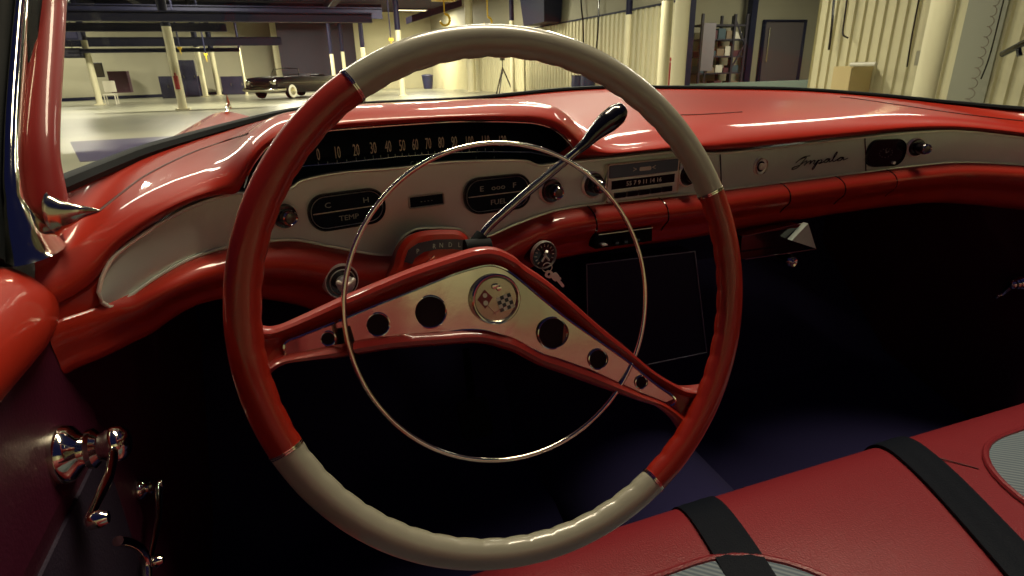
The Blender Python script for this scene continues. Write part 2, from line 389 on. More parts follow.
def knob(name, px, py, r, label, r2=.6, h=.016, ang=True, tip=SATIN, base=BLACK):
    q = bf(px, py, .0055); s = (q.P-EYE).dot(FW)/F; R_ = r*s
    o = mk(name, *lathe(q, [(R_, -.003), (R_*1.02, .002), (R_*.9, .006), (R_*.7, .0065)], 28), base, dash, label=label)
    mk('bezel_ring', *lathe(q, [(R_*1.08, -.003), (R_*1.12, .001), (R_*1.0, .003)], 28), SATIN, o)
    mk('knob', *lathe(q, [(R_*.62, .004), (R_*.66, h*.6), (R_*.6, h), (R_*.5, h+.002)], 12), base, o)
    mk('knob_tip', *lathe(q, [(R_*r2*.95, h), (R_*r2, h+.003), (R_*r2*.85, h+.0045), (R_*r2*.66, h+.003)], 24), CHROME, o)
    mk('knob_cap', *lathe(q, [(R_*r2*.66, h+.001), (R_*r2*.64, h+.0034), (R_*r2*.3, h+.0044), (.0003, h+.0046)], 20), mat('grey_cap', (92, 92, 84), .3, .8), o)
knob('headlight_switch', 282, 215, 12.5, 'round black headlight switch with chrome centre')
knob('wiper_switch', 549, 190, 12, 'black control knob with chrome centre right of the fuel gauge', .5, .02)
knob('radio_volume_knob', 591, 184, 12, 'black radio knob left of the dial', .45, .02)
knob('radio_tuning_knob', 685, 174, 11, 'black radio knob right of the dial', .4, .016)
knob('lighter_knob', 914, 147, 8.5, 'black knob with chrome tip beside the clock', .55, .028)
# radio
q = bf(640, 178.5, .0055); W_, H_ = wid(605, 675, 178), hei(640, 161, 197)
radio = mk('radio', *plate(q, rrect(W_, H_, .002, 3), -.002, .004, .001), SATIN, dash, label='chrome fronted radio with black dial strip')
mk('radio_frame', *ringplate(q, rrect(W_*.99, H_*.99, .002, 3), .0016, -.002, .0065), CHROME, radio)
mk('emblem_plate', *plate(q, [(x, y+H_*.30) for x, y in rrect(W_*.96, H_*.34, .002, 3)], .004, .0055, .0008), mat('radio_blue_steel', (96, 112, 124), .35, .6), radio)
mk('radio_emblem', *join(textg(q, '>        <', .012, -W_*.01, H_*.30, .006, sx=1.1), plate(q, [(x, y+H_*.30) for x, y in rrect(W_*.16, .006, .002, 2)], .005, .007)), PALE, radio)
mk('dial', *plate(q, [(x, y-H_*.06) for x, y in rrect(W_*.88, H_*.27, .001, 2)], .004, .005), BLACK, radio)
mk('dial_numerals', *textg(q, '55 7 9 11 14 16', .0095, 0, -H_*.06, .0054, sx=1.15), PALE, radio)
mk('tuning_buttons', *join(*[plate(q, [(x+W_*.165*(k-2), y-H_*.34) for x, y in rrect(W_*.15, H_*.15, .001, 2)], .003, .008, .0008) for k in range(5)]), BLACK, radio)
mk('dial_trim', *join(tube([q.p(-W_*.45, -H_*.19, .0055), q.p(W_*.45, -H_*.19, .0055)], .001, 6), tube([q.p(-W_*.45, H_*.08, .0055), q.p(W_*.45, H_*.08, .0055)], .001, 6)), SATIN, radio)
# glovebox
q = bf(758, 166, .002); s = (q.P-EYE).dot(FW)/F
o = mk('glovebox_lock', *lathe(q, [(8.8*s, -.002), (8.8*s, .003), (7.4*s, .0055), (6*s, .004), (3.6*s, .004), (3.4*s, .010), (.5*s, .011)], 28), SATIN, dash, label='round chrome glovebox lock')
mk('lock_ring', *ringplate(q, circ(0, 0, 7.6*s), .0016, .003, .0075), CHROME, o)
mk('key_slot', *lathe(q, [(5.2*s, .003), (5.2*s, .0050), (3.8*s, .0052)], 24), BLACK, o)
for pxx in (719, 863.5):
    a, b = onplan(pxx, interp(sorted(pxF), pxx), gband), onplan(pxx+1, interp(sorted(pxB), pxx), gband)
    mk('glovebox_seam', *tube([a+Vector((0, -.003, 0)), lerp(a, b, .5)+Vector((0, -.0036, 0)), b+Vector((0, -.003, 0))], .0010, 6), BLACK, dash)
# model script on the glovebox door: one running pen stroke per letter group (the writing that is there)
sc = [[(.02, .62), (.10, .80), (.24, .92), (.16, .60), (.08, .30), (-.04, .20), (-.03, .34), (.10, .42)], [(.12, .86), (.20, .97), (.32, .98)],
      [(.10, .40), (.22, .62), (.27, .66), (.24, .45), (.22, .36), (.30, .58), (.36, .64), (.34, .42), (.40, .60), (.45, .62), (.43, .42), (.46, .38), (.53, .62), (.50, .35), (.44, .02), (.42, .10), (.52, .52), (.60, .60), (.60, .44), (.54, .40),
       (.58, .36), (.66, .46), (.72, .62), (.78, .60), (.70, .56), (.66, .42), (.72, .38), (.79, .60), (.78, .40), (.84, .46), (.93, .92), (.92, 1.02), (.88, .80), (.86, .46), (.90, .38), (.97, .50), (1.03, .61), (1.10, .58), (1.02, .56), (.97, .42), (1.03, .38), (1.10, .58), (1.10, .40), (1.20, .50)]]
pL, pR = onplan(792, 169, gband), onplan(845, 162, gband)
def scp(x, y):
    X_ = lerp(pL.x, pR.x, x/1.2); return Vector((X_, gband(X_)-.0050, lerp(pL.z, pR.z, x/1.2)+(y-.2)*.027))
gs = [tube(spline([scp(x, y) for x, y in st], len(st)*6), .00085, 6) for st in sc]
mk('script_emblem', *join(*gs), BLACK, dash, label='dark script lettering reading Impala')
# clock
q = bf(883, 152.5, .005); W_, H_ = wid(865, 901, 152), hei(883, 140, 165)
o = mk('clock', *plate(q, rrect(W_, H_, H_*.42, 8), -.002, .002), BLACK, dash, label='dark rounded clock at the passenger end')
mk('bezel', *ringplate(q, rrect(W_, H_, H_*.42, 8), .002, -.002, .006), mat('dark_chrome', (60, 62, 66), .2, 1), o)
mk('clock_marks', *join(*[box(q.p(.011*cos(k*PI/6)*1.3, .0085*sin(k*PI/6), .0025), (.0013, .0005, .0013)) for k in range(12)], tube([q.p(0, 0, .003), q.p(.006, .004, .003)], .0005, 5), tube([q.p(0, 0, .003), q.p(-.002, .007, .003)], .0005, 5)), DIMMARK, o)
mk('reset_knob', *lathe(bf(890, 162), [(.003, 0), (.003, .009), (.001, .010)], 14), SATIN, o)

# lower controls
glow = lambda X: gband(X)-.030
q = pf(341, 281, glow); s = (q.P-EYE).dot(FW)/F
o = mk('vent_pull', *lathe(q, [(17*s, -.03), (17*s, .002), (16*s, .005), (13.5*s, .005)], 32), BLACK, dash, label='round black and chrome control left of the column')
mk('bezel_ring', *join(lathe(q, [(17.6*s, -.01), (17.9*s, .002), (17*s, .004)], 32), ringplate(q, circ(0, 0, 12.5*s), .0012, .003, .007)), SATIN, o)
mk('pull_handle', *join(lathe(q, [(7*s, .004), (7.5*s, .012), (9*s, .016), (6*s, .020), (1*s, .021)], 20), tube([q.p(-.011, .005, .015), q.p(0, 0, .02), q.p(.011, .004, .015)], .0032, 8), tube([q.p(0, 0, .018), q.p(-.001, -.014, .012)], .003, 8)), SATIN, o)
q = pf(542, 254, glow); s = (q.P-EYE).dot(FW)/F
o = mk('ignition_switch', *lathe(q, [(14*s, -.04), (14*s, .004), (12*s, .007), (5*s, .006)], 32), BLACK, dash, label='round black ignition switch with bright rim right of the column')
mk('bezel_ring', *ringplate(q, circ(0, 0, 13.2*s), .0018, .002, .009), SATIN, o)
mk('position_marks', *join(*[tube([q.p(8.8*s*cos(a), 8.8*s*sin(a), .0075), q.p(11.2*s*cos(a), 11.2*s*sin(a), .0075)], .0006, 5) for a in [PI*k/8 for k in range(-1, 11)]]), PALE, o)
mk('switch_lever', *join(tube([q.p(0, 0, .007), q.p(0, .008, .014)], .0022, 8), tube([q.p(0, 0, .010), q.p(-.006, -.008, .010)], .0014, 8), tube([q.p(0, 0, .010), q.p(.006, -.008, .010)], .0014, 8)), SATIN, o)
keys = thing('key_ring', 'small chrome keys hanging from the ignition switch', 'keys', q.p(.002, -.02, .006))
mk('ring', *tube([q.p(.004+.007*cos(a), -.019+.007*sin(a), .008+.002*cos(a)) for a in [2*PI*k/20 for k in range(20)]], .0008, 6, True), SATIN, keys)
for (dx, dz, an) in ((.007, -.030, -.5), (.018, -.036, -.9)):
    k0 = Fr(q.p(dx, dz, .007), (q.u*cos(an)+q.v*sin(an)), (q.v*cos(an)-q.u*sin(an)), q.n)
    mk('key', *holed(k0, rrect(.013, .011, .004, 4), [circ(0, 0, .0025, 12)], 0, .0015), SATIN, keys)
    mk('key', *plate(k0, [(.006, -.0022), (.022, -.0022), (.024, 0), (.022, .0022), (.006, .0022)], 0, .0015), SATIN, keys)
# heater controls
x0, x1 = onplan(600, 234, glow), onplan(651, 227, glow)
gheat = lambda X: gband(X)-.022
o = mk('heater_control', *loft([[onplan(x, y+dy, gheat)+Vector((0, dd, 0)) for dy, dd in ((-1, 0), (13, 0), (13, .03), (-1, .03))] for x, y in ((595, 236), (652, 228))]), RUBBER, dash, smooth=False, label='narrow black heater control with chrome line and levers')
mk('control_trim', *tube([onplan(598, 234.5, gheat)+Vector((0, -.002, 0)), onplan(652, 227.3, gheat)+Vector((0, -.002, 0))], .001, 6), SATIN, o)
for px, py in ((601, 243), (613, 241), (622, 240), (634, 238)):
    P = onplan(px, py, gheat); mk('control_lever', *box(P+Vector((0, -.006, 0)), (.009 if px == 601 else .006, .014, .002 if px == 601 else .004)), SATIN if px == 601 else BLACK, o)
# centre panel below the dash with a thin frame, ashtray and pull
Yc = .80
c4 = [onY(586, 264, Yc), onY(694, 251, Yc), onY(706, 352, Yc), onY(588, 376, Yc)]
cfr = Fr(c4[0], Vector((1, 0, 0)), Vector((0, 0, 1)), Vector((0, -1, 0)))
ol = [((p-c4[0]).x, (p-c4[0]).z) for p in c4][::-1]
sp = mk('centre_speaker_panel', *plate(cfr, ol, -.04, 0), mat('navy_panel', (12, 16, 44), .6, spec=.2), dash, smooth=False, label='dark panel in a thin frame under the dash centre')
mk('panel_frame', *tube([p+Vector((0, -.002, 0)) for p in c4], .0014, 6, True), mat('dull_steel', (130, 134, 150), .4, .5), sp)
ash = mk('ashtray', *loft([[onplan(x, y+dy, glow)+Vector((0, dd, 0)) for dy, dd in ((0, .0), (24, .005), (24, .05), (0, .05))] for x, y in ((742, 236), (806, 226))]), BLACK, dash, smooth=False, label='dark ashtray drawer with bright lip and triangular metal end')
a, b, c = onplan(787, 239, glow), onplan(803, 222, glow), onplan(811, 247, glow)
mk('ashtray_end', *loft([[a, b, c], [a+Vector((0, -.012, 0)), b+Vector((0, -.012, 0)), c+Vector((0, -.012, 0))]]), SILVER, ash, smooth=False)
mk('ashtray_lip', *join(tube([onplan(740, 257.5, glow)+Vector((0, -.012, 0)), onplan(811, 247.5, glow)+Vector((0, -.012, 0))], .0013, 6), tube([onplan(742, 237, glow), onplan(803, 223, glow)], .0010, 6)), CHROME, ash)
q = pf(792, 262, glow); s = (q.P-EYE).dot(FW)/F
mk('pull_knob', *lathe(q, [(6.5*s, -.03), (6.5*s, .0), (5*s, .004), (2.5*s, .002), (1*s, .006)], 20), CHROME, dash, label='small round chrome pull below the ashtray')
# ================================================================== steering wheel
ncam = Vector((.35678, -.05178, 1)).normalized()
ucam = Vector((0, 1, 0)).cross(ncam).normalized(); vcam = ncam.cross(ucam)
c2w = lambda a: RT*a.x + UP*a.y - FW*a.z
WN, WU, WV = c2w(ncam), c2w(ucam), c2w(vcam)
WC = EYE + c2w(Vector((.0078963, -.0116529, -.467473)))
wf = Fr(WC, WU, WV, WN)
def wl(px, py, c=0):
    P = onP(px, py, WC+WN*c, WN)-WC; return (P.dot(WU), P.dot(WV))
wheel = thing('steering_wheel', 'large red and pearl steering wheel with chrome horn ring and two wide spokes', 'steering wheel', WC)
RR, RHO, AA, BB = .205, -.18385, .88723, .85958
def rim(t0, t1, n, r0=.0113, scal=True):
    rs = []
    for i in range(n+1):
        t = lerp(t0, t1, i/n); ring = []
        for k in range(20):
            ph = 2*PI*k/20      # 0 = outward, 90 = to the driver
            rr = r0*(1+.10*cos(2*ph))
            if scal:
                wgt = max(0, -cos(ph)*.6-sin(ph)*.6); rr -= .0011*min(1, wgt)*abs(sin(t*30))**6
            ring.append(wf.p((RR+rr*cos(ph))*cos(t), (RR+rr*cos(ph))*sin(t), rr*sin(ph)*.95))
        rs.append(ring)
    return loft(rs)
TR_, TL_ = PI/2+RHO-AA, PI/2+RHO+AA
BL_, BR_ = 1.5*PI+RHO-BB, 1.5*PI+RHO+BB
mk('rim_grip', *rim(TR_, TL_, 260), PEARL, wheel, label='pearl grey upper rim section with finger grips behind')
mk('rim_grip', *rim(BL_, BR_, 260), PEARL, wheel, label='pearl grey lower rim section')
mk('rim_arc', *rim(TL_, BL_, 180), REDW, wheel, label='glossy red left rim section')
mk('rim_arc', *rim(BR_, TR_+2*PI, 180), REDW, wheel, label='glossy red right rim section')
for t in (TR_, TL_, BL_, BR_):
    mk('ferrule', *join(rim(t-.006, t-.0015, 2, .0119, False), rim(t+.0015, t+.006, 2, .0119, False)), CHROME, wheel)
# spokes: one swept V body with raised edges
upx = [(246, 318), (262, 327), (277, 326.6), (300, 317), (338.7, 299), (375, 283.5), (412, 268.6), (450, 255.5), (478, 247.2), (497, 247.5), (515, 256), (524, 263.7), (545, 278), (567, 296), (600, 325), (630, 349.5), (650, 367), (670, 380.5), (688, 388), (712, 386)]
lpx = [(262, 392), (270, 376), (283, 366), (308, 362), (340, 358.5), (366, 354), (395, 349.5), (440, 346), (466, 344), (485, 344.5), (503, 349), (516, 353.5), (541, 366.5), (560, 373), (590, 384), (617, 393.5), (640, 401.5), (660, 408), (676, 420), (690, 440)]
cs = [-.004, -.008, -.014, -.024, -.036, -.046, -.054, -.060, -.062, -.062, -.062, -.060, -.056, -.050, -.040, -.030, -.022, -.014, -.008, -.004]
n = len(upx); U_, L_ = [], []
for a, b, c in zip(upx, lpx, cs):
    x, y = wl(*a, c); U_.append((x, y, c)); x, y = wl(*b, c); L_.append((x, y, c))
US, LS = spline(U_, 90), spline(L_, 90)
rs = []
for i, (a, b) in enumerate(zip(US, LS)):
    t = i/90; lip = .011*sstep(0, .16, t)*sstep(1, .84, t)
    d = b-a; L = d.length; e = min(.011/L, .2)
    k = [(0, -.012), (0, -.003), (e*.25, .003), (e*.6, .0045), (e, .002), (e*1.25, -lip*.45), (e*1.5, -lip*.6), (.5, -lip*.6), (1-e*1.5, -lip*.6), (1-e*1.25, -lip*.45), (1-e, .002), (1-e*.6, .0045), (1-e*.25, .003), (1, -.003), (1, -.012), (.75, -.016), (.25, -.016)]
    rs.append([wf.p(lerp(a.x, b.x, w_), lerp(a.y, b.y, w_), a.z+h_) for w_, h_ in k])
mk('spoke_body', *loft(rs), REDW, wheel, label='red V shaped spoke body with raised edges')
# chrome insert with round holes; it follows the dish of the spokes
def cz(x): return interp([(p[0]*.5+q_[0]*.5, p[2]) for p, q_ in zip(U_, L_)], x)-.0035
po = [(286, 342), (300, 336), (340, 320), (376, 305), (412, 291), (450, 275.5), (476, 267.5), (490, 265.3), (503, 268.5), (516, 277), (541, 298), (567, 319), (600, 342), (628, 362), (655, 384), (672, 396), (674.5, 402), (669, 405.5), (655, 402.5), (617, 388), (590, 375), (567, 366), (541.6, 354), (516, 341), (503.5, 336), (485, 331), (466, 330), (440, 333.5), (415, 338), (390, 342), (350, 349), (310, 355), (290, 357), (285, 352)]
def dish(px, py):
    c = -.03
    for _ in range(12): x, y = wl(px, py, c); c = cz(x)
    return x, y
ol = smooth_outline([dish(*p) for p in po], 140)
hp = [(327.8, 338.4, 7), (377.5, 324.4, 11.3), (430, 311.7, 15.7), (552.5, 333, 15.3), (597.4, 359, 9.8), (640.5, 382, 6.3)]
holes = []; hinfo = []
for px, py, r in hp:
    x, y = dish(px, py); s = (wf.p(x, y, cz(x))-EYE).dot(FW)/F; holes.append(circ(x, y, r*s)); hinfo.append((x, y, r*s))
bm = bmesh.new()
es = []
for lp in [ol]+holes:
    vs = [bm.verts.new((x, y, 0)) for x, y in lp]; es += [bm.edges.new((vs[i-1], vs[i])) for i in range(len(vs))]
bmesh.ops.triangle_fill(bm, use_beauty=True, use_dissolve=False, edges=es)
xs_ = [p[0] for p in ol]
for k in range(1, 40):      # slice so the plate can bend
    xx = lerp(min(xs_), max(xs_), k/40)
    bmesh.ops.bisect_plane(bm, geom=bm.verts[:]+bm.edges[:]+bm.faces[:], plane_co=(xx, 0, 0), plane_no=(1, 0, 0))
bm.verts.index_update(); nv = len(bm.verts)
tp = [wf.p(v.co.x, v.co.y, cz(v.co.x)+.0008) for v in bm.verts]; bt = [wf.p(v.co.x, v.co.y, cz(v.co.x)-.0022) for v in bm.verts]
fs = [tuple(v.index for v in f.verts) for f in bm.faces]; Fc = fs+[tuple(i+nv for i in f[::-1]) for f in fs]
for e in bm.edges:
    if len(e.link_faces) == 1: a, b = e.verts[0].index, e.verts[1].index; Fc.append((a, b, b+nv, a+nv))
bm.free()
ins = mk('spoke_insert', tp+bt, Fc, BRUSHED, wheel, label='polished metal spoke insert pierced with six round holes')
bead = [wf.p(x, y, cz(x)+.0012) for x, y in ol]
mk('insert_bead', *tube(bead, .0012, 6, True), CHROME, ins)
HOLE_SHADE = mat('hole_shade', (26, 3, 18), .6, spec=.2)  # shade inside the holes, put into the colour of shallow discs
for x, y, r in hinfo:
    c = cz(x); hf = Fr(wf.p(x, y, c), WU, WV, WN)
    o = mk('hole_shade_disc', *join(lathe(hf, [(r*1.01, .0004), (r*.99, -.0004), (r*.9, -.0008), (r*.05, -.0010)], 28)), HOLE_SHADE, ins)
    mk('hole_rim', *tube([hf.p(a, b, .0012) for a, b in circ(0, 0, r*1.03)], .0009, 6, True), CHROME, o)
# hub medallion
mx, my = wl(495.5, 299, -.062); mf = Fr(wf.p(mx, my, -.062), WU, WV, WN)
rM = 25*.52/580
med = mk('hub_medallion', *lathe(mf, [(rM*1.02, -.004), (rM*1.02, .0015), (rM*.93, .003), (rM*.86, .0012), (rM*.3, .0016), (rM*.02, .0016)], 48), mat('medallion_metal', (172, 165, 145), .25, .85), wheel, label='round clear hub medallion with crossed flags')
mk('medallion_rim', *tube([mf.p(a, b, .003) for a, b in circ(0, 0, rM*.97, 48)], .0013, 8, True), CHROME, med)
def flag(cx, cy, ang, cols, nx=4, s_=.0140):
    gs = {}; 
    for i in range(nx):
        for j in range(nx):
            a0, b0 = (i-nx/2)*s_/nx, (j-nx/2)*s_/nx; q4 = []
            for da, db in ((0, 0), (1, 0), (1, 1), (0, 1)):
                a, b = a0+da*s_/nx, b0+db*s_/nx*.92; q4.append((cx+a*cos(ang)-b*sin(ang), cy+a*sin(ang)+b*cos(ang)))
            gs.setdefault((i+j) % 2, []).append(plate(mf, q4, .0016, .0024))
    return gs
g = flag(.0088, -.003, .35, None)
mk('chequered_flag', *join(*g[0]), mat('flag_dark', (28, 42, 48), .35), med)
mk('chequered_flag', *join(*g[1]), PALE, med)
dm = [(-.0110, .0085), (-.0035, .0015), (-.0100, -.0085), (-.0175, -.0005)]
mk('red_flag', *plate(mf, dm, .0016, .0024), mat('flag_red', (118, 16, 34), .3), med)
mk('flag_emblem', *join(plate(mf, [(a-.0108, b+.0034) for a, b in circ(0, 0, .0021, 8)], .0024, .003), plate(mf, [(a-.0100, b-.0034) for a, b in circ(0, 0, .0023, 8)], .0024, .003)), PALE, med)
mk('flag_poles', *join(tube([mf.p(-.0125, -.001, .002), mf.p(.0005, -.014, .002)], .0005, 5), tube([mf.p(.010, -.006, .002), mf.p(-.003, -.014, .002)], .0005, 5)), CHROME, med)
mk('crest', *join(*[lathe(Fr(mf.p(a, b), WU, WV, WN), [(r, .001), (r*.8, .003), (r*.1, .0034)], 14) for a, b, r in ((-.002, .0115, .0028), (.0025, .0098, .0028), (.0002, .0125, .002))]), CHROME, med)
# horn ring
RC, RRg = -.030, .1353
ringp = [wf.p(RRg*cos(t)-.001, RRg*sin(t)-.003, RC) for t in [2*PI*k/160 for k in range(160)]]
mk('horn_ring', *tube(ringp, .0021, 10, True), CHROME, wheel, label='thin chrome horn ring')
for pa, pb in (((343, 334), (334, 356)), ((632, 352), (620, 384))):   # brackets that drop from the ring through the insert
    a = wl(*pa, RC); b = wl(*pb, -.048); s1 = -.046 if pa[0] < 400 else -.046
    ang = math.atan2(wl((pa[0]+pb[0])/2, (pa[1]+pb[1])/2, RC)[1], wl((pa[0]+pb[0])/2, (pa[1]+pb[1])/2, RC)[0])
    P0 = wf.p(RRg*cos(ang)-.001, RRg*sin(ang)-.003, RC); P1 = wf.p((RRg-.007)*cos(ang)-.001, (RRg-.007)*sin(ang)-.003, s1)
    tng = WV*cos(ang)-WU*sin(ang)
    mk('horn_ring_bracket', *loft([[P0+tng*.012, P0-tng*.012, P0-tng*.012-WN*.003, P0+tng*.012-WN*.003], [P1+tng*.014, P1-tng*.014, P1-tng*.014+(P0-P1)*.15, P1+tng*.014+(P0-P1)*.15]]), mat('gunmetal', (70, 66, 62), .25, .9), wheel, smooth=False)

# steering column, shift quadrant, gear lever
column = thing('steering_column', 'red steering column with gear quadrant and long chrome shift lever', 'steering column', WC-WN*.2)
ax_ = lambda c: WC+WN*c
cfm = Fr(WC, WU, WV, WN)
mk('column_tube', *lathe(cfm, [(.020, -.50), (.034, -.50), (.034, -.33), (.030, -.20), (.028, -.10), (.036, -.088), (.034, -.080)], 32), RED, column)
cq = -.30
qo = [wl(x, y, cq) for x, y in ((392, 290), (393, 262), (399, 245), (408, 236), (420, 231.5), (440, 230), (457, 231.5), (466, 240), (474, 262), (474, 290))]
quad = mk('gear_quadrant', *plate(Fr(WC+WN*cq, WU, WV, WN), [(x, y) for x, y in smooth_outline(qo, 60)], -.02, .02, .006), RED, column, label='red hood with the gear letters')
Q2 = Fr(WC+WN*(cq+.0205), WU, WV, WN)
arc = [(404, 262), (408, 250), (418, 243), (436, 239.5), (456, 239), (470, 241), (470, 251), (452, 249), (436, 249.5), (424, 252), (415, 258), (412, 264)]
mk('gear_window', *plate(Q2, [wl(x, y, cq+.02) for x, y in arc], -.002, .001), mat('window_grey', (34, 30, 44), .3), quad)
mk('gear_letters', *join(*[textg(Q2, s, .0085, *wl(x, y, cq+.02), c=.0012, sx=.8) for s, x, y in (('P', 417.5, 251.5), ('R', 434, 246.5), ('N', 441, 245.5), ('D', 450, 245), ('L', 459, 245))]), DIMMARK, quad)
mk('gear_pointer', *join(tube([Q2.p(*wl(426, 263, cq+.02), .003), Q2.p(*wl(434, 256, cq+.02), .003)], .0012, 6), tube([Q2.p(*wl(429, 258, cq+.02), .003), Q2.p(*wl(437, 260, cq+.02), .003)], .001, 6)), CHROME, quad)
cl = -.125
LP = lambda x, y, c=cl: wf.p(*wl(x, y, c), c)
mk('lever_collar', *join(tube([LP(465, 249, -.12), LP(490, 247, -.12)], .0095, 14), tube([LP(476, 245), LP(483, 236)], .0085, 12)), RUBBER, column)
lev = [LP(480, 243), LP(481, 238), LP(486, 230), LP(498, 218), LP(530, 190), LP(560, 165), LP(586, 143)]
mk('shift_lever', *tube(spline(lev, 50), lambda t: .0042+.0006*t, 14), mat('dark_polished_steel', (150, 145, 140), .12, 1), column, label='long chrome column shift lever')
kn = [LP(577, 150.5), LP(586, 143), LP(594, 134), LP(604, 125), (LP(612, 118.5)), LP(620, 111.5), LP(624, 108.5)]
rk = [(0, .0050), (.15, .0058), (.35, .0085), (.55, .0118), (.75, .0118), (.9, .0085), (.96, .0055), (1, .0012)]
mk('lever_knob', *tube(spline(kn, 30), lambda t: interp(rk, t), 20), BLACK, column, label='glossy black teardrop knob')
# ================================================================== car body, windshield, pillar, door, seat
body = thing('convertible_car', 'red convertible whose cockpit fills the picture, fender seen through the glass', 'car', (.55, 1.6, .02))
def bz(x, y):
    k = abs(x-.58)
    z = .900 - .010*(k/.5)**2 + .066*math.exp(-((k-.83)/.13)**2) - .30*sstep(.90, 1.10, k)**1.3
    z -= .22*sstep(2.9, 3.45, y)**2*(1 if k < .6 else .7)
    if -.22 < x < 1.40:
        d = y-gA(x); z = lerp(interp(list(zip(XS, zA)), x)-.01, z, sstep(0, .45, d))
    else: z = lerp(z+.02, z, sstep(1, 2, y))
    return z
bx_ = [-.52+2.24*i/90 for i in range(91)]; by_ = [.62+2.85*i/70 for i in range(71)]
V = [(x, y, bz(x, y)) for x in bx_ for y in by_]; ny = 71
Fc = []
for i in range(90):
    for j in range(70):
        if -.235 < bx_[i] and bx_[i+1] < 1.40 and by_[j+1] < gA((bx_[i]+bx_[i+1])/2)+.03: continue
        Fc.append((i*ny+j, (i+1)*ny+j, (i+1)*ny+j+1, i*ny+j+1))
mk('hood', V, Fc, RED, body, label='red hood and fender crowns beyond the windshield')
for X in (-.52, 1.72):
    mk('fender_side', *box((X, 2.05, .5), (.03, 2.85, .55)), RED, body)
mk('front_fascia', *box((.60, 3.46, .47), (2.2, .05, .44)), RED, body)
P = onY(229, 108, 2.95)
orn = mk('fender_ornament', *join(tube([P+Vector((0, -.16, -.012)), P+Vector((0, 0, .012)), P+Vector((0, .10, .006))], lambda t: .004+.008*sin(PI*min(1, t+.15)), 8), tube([P+Vector((0, .02, 0)), P+Vector((0, .0, .055))], lambda t: .010*(1-t)+.0015, 8)), CHROME, body, label='small chrome ornament on the left fender')
mk('floor_carpet', *loft([[(x, y, z) for y, z in ((-.9, .30), (-.1, .29), (.72, .29), (.95, .36), (1.20, .60), (1.22, .95), (1.25, .95), (1.25, .25), (-.9, .25))] for x in (-.25, .30, .42, .66, .78, 1.43)]), NAVYC, body, smooth=False, label='dark navy carpet on floor and firewall')
rs = []
for y, r, z in ((-.9, .13, .28), (.3, .14, .28), (.8, .17, .28), (1.0, .21, .32), (1.2, .26, .42)):
    rs.append([Vector((.54+r*cos(a), y, z+r*.8*sin(a))) for a in [PI*k/14 for k in range(15)]])
mk('transmission_hump', *loft(rs, closed=False), NAVYC, body)
for X, nm in ((-.225, 'left'), (1.42, 'right')):
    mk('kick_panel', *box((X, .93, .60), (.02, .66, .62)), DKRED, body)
# lower brace under the dash on the left, brake and throttle pedals
mk('brake_pedal', *join(plate(Fr(onY(474, 418, .92), Vector((1, 0, 0)), Vector((0, .45, .89)), Vector((0, -.89, .45))), rrect(.06, .075, .012), 0, .012), tube([onY(474, 414, .94), onY(470, 385, 1.0), onY(466, 350, 1.08)], .008, 8)), RUBBER, body)
mk('throttle_pedal', *plate(Fr(onY(545, 455, .93), Vector((1, 0, 0)), Vector((0, .5, .87)), Vector((0, -.87, .5))), rrect(.05, .18, .012), 0, .012), RUBBER, body)

# windshield
glass = bpy.data.materials.new('clear_glass'); glass.use_nodes = True; nt = glass.node_tree; nt.nodes.remove(nt.nodes['Principled BSDF'])
tr = nt.nodes.new('ShaderNodeBsdfTransparent'); tr.inputs[0].default_value = (.96, .96, .95, 1); gl = nt.nodes.new('ShaderNodeBsdfGlossy'); gl.inputs['Roughness'].default_value = .01
fr_ = nt.nodes.new('ShaderNodeFresnel'); fr_.inputs[0].default_value = 1.10; mx = nt.nodes.new('ShaderNodeMixShader')
mx.inputs[0].default_value = .015; nt.links.new(tr.outputs[0], mx.inputs[1]); nt.links.new(gl.outputs[0], mx.inputs[2]); nt.links.new(mx.outputs[0], nt.nodes['Material Output'].inputs[0])
ws = thing('windshield', 'curved clear windshield with black rubber gasket, chrome left pillar trim and red pillar', 'windshield', (.54, .9, 1.0))
rs = []
for i in range(0, 421, 4):
    x = XS[i]; yb = max(gA(x), gC(x)+.03)+.004; zb = zA[i]-.004; rg = []; w6 = min(1, abs((x-.60)/.812))**7
    for k in range(9):
        t = k/8; rg.append(Vector((lerp(x, .60+(x-.60)*(1-.08*(1-w6)), t), yb+lerp(-.15*t+.02*sin(PI*t), .22*t, w6), zb+.40*t)))
    rs.append(rg+[p+Vector((0, .004, 0)) for p in rg[::-1]])
mk('windshield_glass', *loft(rs), glass, ws)
gk = [Vector((XS[i], max(gA(XS[i]), gC(XS[i])+.03), zA[i]+.002)) for i in range(0, 421, 3)]
mk('gasket', *tube(gk, lambda t: .0062+.005*(1-min(1, t*4)), 8, flat=.8, up=(0, 0, 1)), RUBBER, ws, label='black rubber gasket along the glass')
# top frame (above the picture)
mk('header_rail', *tube([r[8] for r in rs], .014, 8), CHROME, ws)
XP = -.205
pin = [onX(x, y, XP) for x, y in ((54, -40), (49, 0), (44.5, 60), (40.5, 110), (39, 150), (42, 185), (46, 212), (52, 234))]
mk('pillar_garnish', *tube(spline(pin, 40), lambda t: interp([(0, .0150), (.6, .0155), (.85, .019), (.95, .015), (1, .004)], t), 14, flat=.8, up=(0, 1, 0)), mat('pillar_red_shaded', (120, 20, 16), .5, coat=.35, spec=.2), ws, label='glossy red inner pillar')  # same red paint, darkened in its colour to stand for shade on the pillar
pse = [onX(x, y, XP-.008) for x, y in ((34, -40), (32, 0), (32, 60), (33, 130), (34, 190))]
mk('pillar_seal', *tube(spline(pse, 24), .008, 8), RUBBER, ws)
pch = [onX(x, y, XP-.012) for x, y in ((28, -40), (24, 0), (19, 60), (15, 120), (14, 170), (17, 200), (24, 225), (33, 252))]
